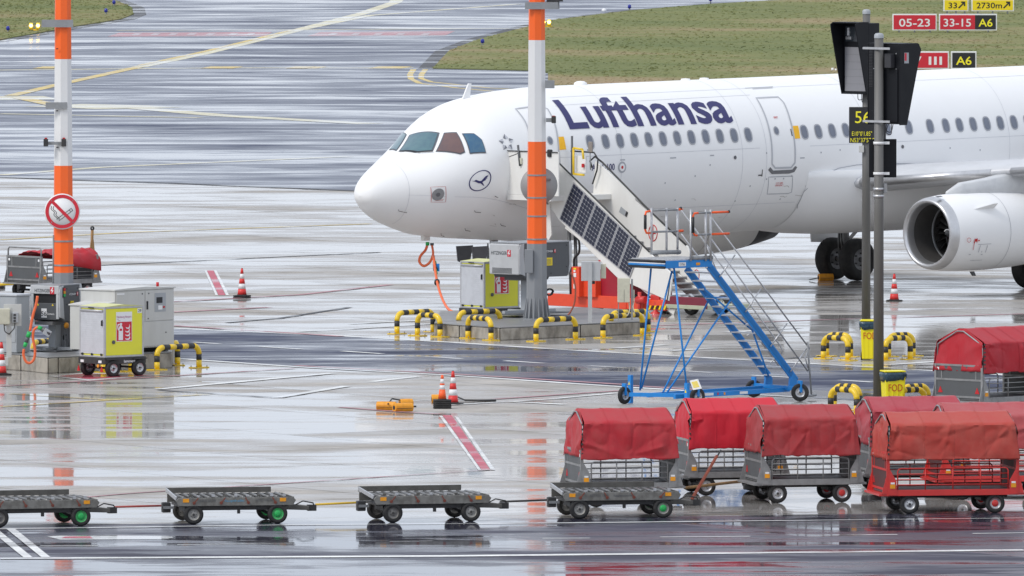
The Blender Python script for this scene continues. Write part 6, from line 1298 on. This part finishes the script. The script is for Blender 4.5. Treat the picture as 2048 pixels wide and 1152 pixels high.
# ------------------------------------------------------------------ baggage carts
def tarp(t, L, Wd, ze, zb, zs, zr, mt, seed, folded=False, sag=.035):
    """tarpaulin: roof, two sides and hanging end flaps in one wrinkled sheet"""
    rnd = random.Random(seed); h = Wd / 2; zd_ = 1.0; m = MB(); NU, NV = 100, 44; off = Vector((seed * 3.1, seed * 1.7, 0))
    sec = [(-h - .035, zb), (-h - .03, zb + .1), (-h - .005, (zb + zs) / 2), (-h + .02, zs - .02), (-h + .05, zs + .02), (-.10, zr - .005), (.10, zr - .005), (h - .05, zs + .02), (h - .02, zs - .02), (h + .005, (zb + zs) / 2), (h + .03, zb + .1), (h + .035, zb)]
    NS_ = [4, 12, 12, 2, 9, 3, 9, 2, 8, 8, 3]
    SS = []
    for i in range(len(sec) - 1):
        for q in range(NS_[i]): u = q / NS_[i]; SS.append((sec[i][0] + (sec[i + 1][0] - sec[i][0]) * u, sec[i][1] + (sec[i + 1][1] - sec[i][1]) * u))
    SS.append(sec[-1]); NV = len(SS) - 1
    def S(v): return SS[int(round(v * NV))]
    folds = []
    for k in range(13):                            # taut creases: most run down from a hoop or corner, a few sag sideways
        x0 = rnd.choice((-1, -1, 1, 1, 0)) * L * .46 + rnd.uniform(-.12, .12); a_ = rnd.uniform(-.9, .9) - (.5 if x0 > .3 else -.5 if x0 < -.3 else 0)
        if k > 9: a_ = rnd.choice((-1, 1)) * rnd.uniform(1.2, 1.5); x0 = rnd.uniform(-L / 2, L / 2)
        folds.append((x0, zs - rnd.uniform(0, .25) * (k % 3), sin(a_), -cos(a_), rnd.uniform(.3, 1) * rnd.choice((1, 1, -1)), rnd.uniform(.035, .07), rnd.uniform(.5, 1.1)))
    def wr(p, k=1.):
        q = p + off; r_ = 0
        for x0, z0, dx, dz, am, w_, ln in folds:
            ax, az = p.x - x0, p.z - z0; al = ax * dx + az * dz; d = abs(ax * dz - az * dx)
            if -.05 < al < ln * 1.3: r_ += am * math.exp(-d / (w_ + .05 * max(al, 0))) * max(0, 1 - al / (ln * 1.3)) * min(1, (al + .05) * 12)
        f1 = noise.noise(Vector((q.x * .8 + q.z * .6, q.y, q.z * 1.4))); f2 = noise.noise(Vector((q.x * 4 + q.z * 3, q.y * 3, q.z * 2.5))); f4 = noise.noise(Vector((q.x * 11, q.y * 9, q.z * 7)))
        return (f1 * .022 + f2 * .007 + f4 * .003 + r_ * .042) * k
    for i in range(NU + 1):
        u = i / NU
        for j in range(NV + 1):
            y, z = S(j / NV); hz = (z - zb) / (zr - zb); xe = L / 2 + .04 - .12 * hz
            x = -xe + 2 * xe * u; ed = min(u, 1 - u)
            s_ = (sin(u * pi * 3) ** 2) * sag * (1 if ed > .02 else 0)
            p = Vector((x, y, z)); side = abs(y) > h * .6; w_ = wr(p, 1.25 if side and z < zs else .35)
            if z > zs: p.z += w_ * .35 - s_ * .3
            else: p.y += math.copysign(w_ - s_ * sin(min(1, max(0, (z - zb) / (zs - zb))) * pi), y)
            if j in (0, NV): p.z += .045 * noise.noise(Vector((x * 2.3, seed, 0))) + .02 * noise.noise(Vector((x * 9, seed, 0)))
            m.v.append(p)
    m.f = [(i * (NV + 1) + j, (i + 1) * (NV + 1) + j, (i + 1) * (NV + 1) + j + 1, i * (NV + 1) + j + 1) for i in range(NU) for j in range(NV)]
    for e in (-1, 1):                              # end flaps
        k0 = len(m.v); NR = 16; NC = 24
        for r in range(NR + 1):
            z = zr - .005 + (ze - zr) * r / NR
            hw = .10 + (h - .15) * min(1, (zr - z) / (zr - zs)) if z > zs else h - .05 + .05 * (zs - z) / (zs - zb)
            for c in range(NC + 1):
                y = -hw + 2 * hw * c / NC; hz = (z - zb) / (zr - zb); x = e * (L / 2 + .045 - .12 * hz)
                p = Vector((x, y, z)); fold = .05 * sin(min(1, r / NR * 1.1) * pi) * (1 - abs(y / h)) 
                p.x += e * (wr(Vector((p.y * 1.3, p.x, p.z)), 1.5) + fold * .6 - .03 * abs(sin(c * .9 + r * .25)) * r / NR)
                if r == NR: p.z += .05 * noise.noise(Vector((y * 3, seed, 1)))
                m.v.append(p)
        m.f += [(k0 + r * (NC + 1) + c, k0 + r * (NC + 1) + c + 1, k0 + (r + 1) * (NC + 1) + c + 1, k0 + (r + 1) * (NC + 1) + c) for r in range(NR) for c in range(NC)]
    m.sm = [True] * len(m.f)
    o = m.build('tarpaulin', mt, t); o.data.set_sharp_from_angle(angle=radians(48)); q = o.modifiers.new('thick', 'SOLIDIFY'); q.thickness = .006; q.offset = 1
    for u_ in (.27, .5, .74):                      # welded seams
        i = int(round(u_ * NU)); sm_ = MB(); vs = [m.v[i * (NV + 1) + j] for j in range(NV + 1)]
        for j, p in enumerate(vs):
            q_ = vs[min(j + 1, NV)] - vs[max(j - 1, 0)]; nn = Vector((0, -q_.z, q_.y)); nn = (nn.normalized() if nn.length > 1e-6 else Vector((0, 0, 1))); nn = nn if nn.dot(Vector((0, p.y, p.z - zd_))) > 0 else -nn
            sm_.v += [p + nn * .011 + Vector((-.012, 0, 0)), p + nn * .011 + Vector((.012, 0, 0))]
        sm_.f = [(2 * j, 2 * j + 1, 2 * j + 3, 2 * j + 2) for j in range(NV)]; sm_.sm = [True] * NV; sm_.build('seam', mt, o)
    # eyelets along the end hem
    for k in range(7):
        z = zb + .12 + (zs - zb - .15) * k / 6; MB().box(-L / 2 - .02, -L / 2 + .01, -h - .055, -h - .03, z - .02, z + .02).build('strap_loop', dark, o)
    return o
def cart(mx, row, rz, L, Wd, label, cover, steel, zd=.46, zp=1.12, zb=.95, zs=1.68, zr=1.93, seed=1, wx=.66, hubs=(None, None), covered=True, grp='covered baggage carts', wr_=.195, hidden_bar=False, back=False, loc=None, yards=3):
    """mx,row: where the middle of the near side stands"""
    c0 = G(mx, row) if loc is None else loc; c0 = c0 + Vector((-sin(rz), cos(rz), 0)) * Wd / 2; c0.z = 0
    t = thing('baggage_cart', label, 'baggage cart', c0, rz, grp); h = Wd / 2; l = L / 2
    fm, pm = steel
    MB().box(-l, l, -h + .03, h - .03, zd - .05, zd).build('deck', paint('cart_deck', (.16, .16, .16), .6, .2, .6, 5), t)
    MB().box(-l, l, -h, -h + .028, zd - .10, zd + .02).build('side_beam', fm, t, .005); MB().box(-l, l, h - .028, h, zd - .10, zd + .02).build('side_beam', fm, t, .005)
    MB().box(-l + .1, l - .1, -.25, .25, zd - .17, zd - .052).build('chassis', dark, t)
    for e in (-1, 1):
        x = e * l; ep = thing_part = MB().box(x - .015, x + .015, -h + .06, h - .06, zd + .02, zp).build('end_panel', pm, t)
        for y in (-h + .03, h - .03): MB().box(x - .03, x + .03, y - .03, y + .03, zd - .1, zp + .02).build('end_post', fm, ep)
        for z in (zd + .02, (zd + zp) / 2 + .04, zp): MB().box(x - .026, x + .026, -h + .06, h - .06, z - .022, z + .022).build('end_rail', fm, ep)
        for y in (-h + .22, h - .22): MB().box(x - .022, x + .022, y - .015, y + .015, (zd + zp) / 2 + .062, zp - .022).build('end_rail', fm, ep)
        if e < 0:
            for y in (-h + .18, h - .18): MB().prism([(y - .07, zd + .1), (y + .07, zd + .1), (y, zd + .24)], x - .024, x - .0155, 'x').build('red_triangle', redref, ep)
            for y in (-h + .11, h - .11): MB().box(x - .024, x - .0155, y - .03, y + .03, zp - .12, zp - .06).build('white_reflector', signwht, ep)
        # gusset wedge outside each end post
        g = MB().prism([(x - e * .0, zd - .06), (x + e * .13, zd - .06), (x + e * .02, zd + .34), (x, zd + .38)], -h + .005, -h + .02).build('gusset', fm, t)
        MB().prism([(x, zd - .06), (x + e * .13, zd - .06), (x + e * .02, zd + .34), (x, zd + .38)], h - .02, h - .005).build('gusset', fm, t)
        MB().box(min(x, x + e * .18), max(x, x + e * .18), -h + .02, h - .02, zd - .10, zd - .062).build('step_plate', fm, t)
        rx = x - e * .085; MB().prism([(rx - .085, zd - .08), (rx + .085, zd - .08), (rx + .075, zd + .20), (rx - .05, zd + .42), (rx - .085, zd + .42)] if e < 0 else [(rx - .085, zd - .08), (rx + .085, zd - .08), (rx + .085, zd + .42), (rx + .05, zd + .42), (rx - .075, zd + .20)], -h - .012, -h - .002).build('corner_plate', fm, t)
        MB().box(rx - .05, rx + .05, -h - .02, -h - .013, zd + .05, zd + .13).build('amber_reflector', reflector, t); MB().box(rx - .04, rx + .04, -h - .02, -h - .013, zd + .135, zd + .17).build('white_reflector', signwht, t)
    # tubular side gates
    for s_ in (-1, 1):
        y = s_ * (h - .01); x0, x1 = -l + .19, l - .19; zt_ = zd + .44; g = MB(); r = .014
        g.tube([(x0, y, zd + .02), (x0, y, zt_ - .06), (x0 + .02, y, zt_ - .02), (x0 + .06, y, zt_), (x1 - .06, y, zt_), (x1 - .02, y, zt_ - .02), (x1, y, zt_ - .06), (x1, y, zd + .02)], r, 8); gate = g.build('side_gate', fm, t)
        for z in (zd + .12, zd + .22, zd + .33): MB().cyl((x0, y, z), (x1, y, z), .010, n=6).build('gate_bar', fm, gate)
        for k in range(1, yards): xx = x0 + (x1 - x0) * k / yards; MB().cyl((xx, y, zd + .02), (xx, y, zt_), .013, n=6).build('gate_upright', fm, gate)
    for x_ in (-l + .03, -.02, l - .03):            # hoops under the cover
        if covered: MB().tube([(x_, -h + .04, zp), (x_, -h + .06, zs - .06), (x_, -.1, zr - .06), (x_, .1, zr - .06), (x_, h - .06, zs - .06), (x_, h - .04, zp)], .016, 6).build('cover_hoop', galv, t)
    for k, x_ in enumerate((-wx, wx)):
        for s_ in (-1, 1):
            wheel(t, (x_, s_ * (h - .09), wr_), wr_, .13, hubs[k][0] if hubs[k] else alu, 'y', .58, hubs[k][1] if hubs[k] else dark)
        MB().cyl((x_, -h + .15, wr_), (x_, h - .15, wr_), .03).build('axle', dark, t)
        for s_ in (-1, 1): MB().bar((x_, s_ * (h - .22), wr_), (x_ + (.16 if k == 0 else -.16), s_ * (h - .25), zd - .1), .05, .05).build('spring_arm', dark, t); MB().bar((x_, s_ * (h - .22), wr_), (x_ - (.16 if k == 0 else -.16), s_ * (h - .25), zd - .1), .05, .05).build('spring_arm', dark, t)
    MB().box(wx - .2, wx + .2, -.3, .3, wr_ + .03, zd - .172).build('turntable', dark, t)
    MB().box(-l - .22, -l, -.06, .06, zd - .22, zd - .12).build('rear_coupling', dark, t, .01)
    if covered: tarp(t, L, Wd, zp - .12, zb, zs, zr, cover, seed)
    return t
def cover_mat(name, c, d): return paint(name, c, .52, 0, .6, 2.0, d, spec=.35)
cv1 = cover_mat('red_tarpaulin', (.43, .022, .032), (.38, .075, .07)); cv2 = cover_mat('bright_red_tarpaulin', (.56, .012, .028), (.50, .03, .045)); cv3 = cover_mat('dull_red_tarpaulin', (.36, .028, .032), (.33, .085, .085)); cv4 = cover_mat('pinkish_red_tarpaulin', (.38, .035, .05), (.40, .11, .12)); cv5 = cover_mat('faded_salmon_tarpaulin', (.43, .05, .036), (.42, .12, .09)); cv6 = cover_mat('deep_red_tarpaulin', (.42, .014, .024), (.38, .05, .06))
gs = (paint('cart_steel', (.30, .30, .30), .5, .4, .6, 5, (.13, .125, .12)), paint('cart_panel', (.11, .115, .12), .55, .3, .6, 3, (.10, .10, .10))); rs = (redm, paint('dark_red_cart_panel', (.10, .03, .03), .55, .1, .6, 3, (.07, .06, .06)))
redhub = (alu, redm); greenhub = (ltgrey, greenm)
Y14 = radians(12)
cart(1259, 1014, Y14, 1.93, 1.5, 'red covered cart behind the green-hubbed dolly, leftmost of the front group', cv1, gs, seed=1)
cart(1474, 991, Y14, 1.95, 1.5, 'bright red covered cart second from the left of the front group', cv2, gs, seed=2, wx=.62)
cart(1621, 1006, Y14, 1.95, 1.5, 'dull red covered cart with one red wheel hub', cv3, gs, seed=3, hubs=(None, redhub))
cart(1838, 987, Y14, 2.0, 1.5, 'pinkish covered cart partly behind the salmon red one', cv4, gs, seed=4)
cart(1906, 1027.5, radians(10), 2.60, 1.5, 'long faded salmon covered cart with bright red frame', cv5, rs, zd=.46, zp=1.2, zb=1.07, zs=1.76, zr=1.98, seed=5, wx=.86, hubs=(None, redhub), yards=4)
cart(2010, 999.5, radians(10), 2.5, 1.5, 'rearmost pale covered cart at the right edge with red frame', cover_mat('pale_red_tarpaulin', (.40, .06, .065), (.42, .15, .15)), rs, zd=.46, zp=1.2, zb=1.02, zs=1.68, zr=1.92, seed=6, wx=.86, yards=4)
# the carts turned towards the viewer
def corner_cart(px, row, rz, L, Wd, *a, **k):
    c0 = G(px, row) + Vector((cos(rz), sin(rz), 0)) * L / 2; return cart(0, 0, rz, L, Wd, *a, loc=c0, **k)
corner_cart(1967, 839, radians(44), 2.2, 1.5, 'deep red covered cart turned end-on at the right, behind the others', cv6, gs, zb=1.02, zp=1.18, zs=1.70, zr=2.0, seed=8)
oc = corner_cart(84, 597, radians(42), 1.95, 1.45, 'baggage cart with rolled back red cover behind the left mast', cv6, gs, zp=1.10, covered=False, grp=None, hubs=(None, redhub), seed=9)
m = MB()                                           # bunched cover lying on the open cart
for i in range(41):
    for j in range(31):
        u, v = i / 40, j / 30; x = -.55 + 1.62 * u; a = pi * v; w_ = .76 + .05 * noise.noise(Vector((u * 4, v * 3, 1)))
        hgt = .05 + .06 * noise.noise(Vector((u * 7, v * 4, 5))) + .07 * (1 - abs(noise.noise(Vector((u * 4 + v * 9, v * 10, 9)))) * 2) + (.07 * u)
        m.v.append(Vector((x + .05 * noise.noise(Vector((u * 5, v * 9, 2))), -w_ * cos(a), 1.10 - (.42 * (1 - sin(a)) ** 2 * (1 if v < .5 else .4)) * (.35 + .65 * u) + hgt * sin(a) ** .5)))
m.f = [(i * 31 + j, (i + 1) * 31 + j, (i + 1) * 31 + j + 1, i * 31 + j + 1) for i in range(40) for j in range(30)]; m.sm = [True] * len(m.f)
o = m.build('rolled_tarpaulin', cv6, oc, solid=.01)
MB().tube([(-.97, -.69, 1.1), (-.97, -.69, 1.28), (-.97, -.64, 1.34), (-.97, .64, 1.34), (-.97, .69, 1.28), (-.97, .69, 1.1)], .022, 8).build('end_hoop', gs[0], oc)
MB().bar((1.25, -.1, .35), (1.30, -.12, 1.75), .06, .05).build('raised_drawbar', paint('worn_yellow_bar', (.42, .25, .10), .5, .1, .6, 6), oc); MB().lathe([(-.02, .03), (-.02, .06), (.02, .06), (.02, .03)], (1.30, -.12, 1.80), 'y', 14).build('tow_eye', dark, oc)
MB().prism([(1.18, 1.0), (1.40, 1.0), (1.34, 1.5), (1.26, 1.5)], -.13, -.10).build('drawbar_sleeve', MATS['worn_yellow_bar'], oc)
MB().box(.98, 1.3, -.12, .12, .28, .38).build('front_coupling', dark, oc); 
tb_ = MB().cyl(G(-10, 586) + Vector((0, 0, .22)), G(44, 585) + Vector((0, 0, .25)), .035, n=8).build('tow_bar', yellow); tag(tb_, 'yellow tow bar reaching the open cart from the left edge', 'tow bar')
cone(-6, 577, .9, 'orange cone cut off at the left edge beside the open cart', 'o', stack=1)

# ------------------------------------------------------------------ container dollies
def dolly(x0, x1, row0, row1, label, hubs, bar_up=False, txts=(), L=2.25, seed=0):
    a = G(x0, row0); b_ = G(x1, row1); rz = atan2(b_.y - a.y, b_.x - a.x); wb = (b_ - a).length; Wd = 1.45; h = Wd / 2
    c0 = (a + b_) / 2 + Vector((-sin(rz), cos(rz), 0)) * h; t = thing('container_dolly', label, 'dolly', c0, rz, 'low container dollies coupled in a row'); l = L / 2; st = dolly_steel
    fr = paint('pale_dolly_side', (.22, .215, .20), .7, .2, .85, 5, (.075, .068, .058))
    MB().prism([(-l, .36), (l, .36), (l + .06, .46), (l, .52), (-l, .52), (-l - .05, .46)], -h, -h + .04).build('side_beam', fr, t, .006); MB().prism([(-l, .36), (l, .36), (l, .52), (-l, .52)], h - .04, h).build('side_beam', st, t, .006)
    MB().box(-l - .02, l - .2, h - .06, h - .0, .535, .64).build('rear_stop_rail', st, t, .006)
    MB().bar((-l - .03, -h + .1, .50), (-l - .03, h - .1, .60), .03, .07).build('end_beam', alu, t); MB().box(l, l + .03, -h + .05, h - .05, .42, .52).build('end_beam', st, t)
    MB().box(-l + .05, l - .05, -.5, .5, .33, .37).build('chassis', dark, t); MB().box(-l + .25, l - .3, -h + .12, -h + .2, .27, .36).build('long_beam', dark, t)
    for k in range(13): xx = -l + .12 + (2 * l - .24) * k / 12; MB().cyl((xx, -h + .06, .51), (xx, h - .08, .51), .034, n=10).build('roller', paint('roller_steel', (.20, .20, .20), .45, .6, .7, 8), t)
    rnd = random.Random(seed)
    for k in range(9): xx = -l + .2 + (2 * l - .4) * k / 8 + rnd.uniform(-.04, .04); MB().box(xx - .03, xx + .03, -h - .0 + .045, -h + .1, .535, .56 + rnd.uniform(0, .03)).build('locking_stop', alu if k % 3 else st, t)
    for k in range(4): xx = -l + .3 + (2 * l - .65) * k / 3; MB().cyl((xx, -h - .02, .42), (xx, -h - .002, .42), .03, n=10).build('latch_pivot', paint('rusty_red', (.20, .05, .03), .6), t); MB().bar((xx, -h - .022, .42), (xx + rnd.choice((-.06, .08)), -h - .022, .52), .012, .02).build('latch_lever', MATS['rusty_red'], t)
    for xx in (-l + .14, l - .2): MB().box(xx - .06, xx + .06, -h - .010, -h - .001, .435, .505).build('amber_reflector', reflector, t)
    for s_, xx, w_, mt in txts: text(s_, (xx, -h - .001, .44), (1, 0, 0), (0, 0, 1), .045, mt, t, width=w_)
    k = 0
    for x_, hb in ((-wb / 2, hubs[0]), (wb / 2, hubs[1])):
        for s_ in (-1, 1): wheel(t, (x_, s_ * (h - .07), .195), .195, .13, hb[0], 'y', .58, hb[1])
        MB().cyl((x_, -h + .12, .2), (x_, h - .12, .2), .03).build('axle', dark, t); MB().box(x_ - .12, x_ + .12, -.35, .35, .22, .33).build('bogie', dark, t)
    MB().bar((wb / 2 - .35, -.3, .3), (wb / 2 - .05, -.3, .14), .06, .05).build('steering_link', dark, t); MB().box(.05, .1, -h + .1, -h + .18, .2, .28).build('hook', dark, t)
    MB().prism([(l - .1, .24), (l + .42, .22), (l + .42, .30), (l - .1, .36)], -.14, .14).build('tow_tongue', st, t, .01); MB().box(l + .40, l + .58, -.06, .06, .2, .32).build('tow_jaw', dark, t, .01)
    MB().tube([(l + .1, -.1, .3), (l + .3, -.1, .4), (l + .5, -.1, .36), (l + .55, 0, .28)], .014, 6).build('release_lever', dark, t)
    MB().box(-l - .22, -l - .05, -.08, .08, .2, .40).build('rear_coupling', dark, t, .02); MB().bar((-l - .2, -.1, .3), (-l, -.1, .3), .04, .05).build('coupling_pin', galv, t)
    if bar_up:
        rb = paint('worn_red_bar', (.36, .09, .05), .5, .1, .5, 7)
        for s_ in (-1, 1): MB().bar((l + .42, s_ * .05, .32), (l + .93, s_ * .04, 1.18), .03, .035).build('raised_drawbar', rb, t)
        MB().bar((l + .55, -.05, .55), (l + .55, .06, .55), .03, .03).build('raised_drawbar', rb, t); MB().cyl((l + .93, -.03, 1.17), (l + 1.0, -.03, 1.29), .015, n=8).build('tow_eye', dark, t)
    return t
gh = (ltgrey, greenm); dh = (paint('dirty_rim', (.20, .19, .18), .5, .4, .5, 8), dark); lh = (paint('pale_rim', (.34, .33, .31), .5, .4, .5, 8), dark); bluep = paint('blue_print', (.10, .35, .55), .5)
grn = (paint('green_rim', (.05, .42, .12), .45, 0, .5, 9, (.2, .3, .2)), greenm)
dolly(-1, 163, 1056, 1053, 'dolly cut off by the left edge, with a green hub at its front', (dh, grn), seed=1)
dolly(388, 556, 1049.5, 1047.5, 'dolly with pale side beam, blue print and a green front hub', (lh, grn), txts=(('NKK 65/79', -.55, .3, dkgrey), ('Haupthalle', -.05, .42, bluep), ('KETTO 7691 76', .55, .32, dkgrey)), seed=2)
dolly(787, 943, 1046, 1043.5, 'dark grimy dolly in the middle with no coloured hubs', (dh, lh), seed=3)
dolly(1160, 1327, 1038.5, 1036.5, 'dolly in front of the carts with raised red drawbar', (lh, (lh[0], greenm)), bar_up=True, txts=(('KETTO 1250', -.45, .36, dkgrey), ('hagenstecker', .05, .42, dkgrey)), seed=4)
for a, b_, za, zb_, mt, lb, r in (((228, 1046), (335, 1043), .27, .27, paint('red_tow_bar', (.36, .05, .04), .5), 'long red tow bar between the left dolly and the second', .02), ((630, 1040), (735, 1037), .26, .28, paint('yellow_tow_bar', (.70, .45, .03), .5), 'yellow tow bar between the second dolly and the third', .022), ((1000, 1034.5), (1112, 1031), .26, .27, dark, 'thin black tow bar between the third dolly and the fourth', .02), ((1370, 1010), (1490, 1000), .30, .34, MATS['worn_yellow_bar'], 'yellow and black tow bar between two red covered carts', .03)):
    o = MB().cyl(G(*a) + Vector((0, .7, za)), G(*b_) + Vector((0, .7, zb_)), r, n=8).build('tow_bar', mt); tag(o, lb, 'tow bar')
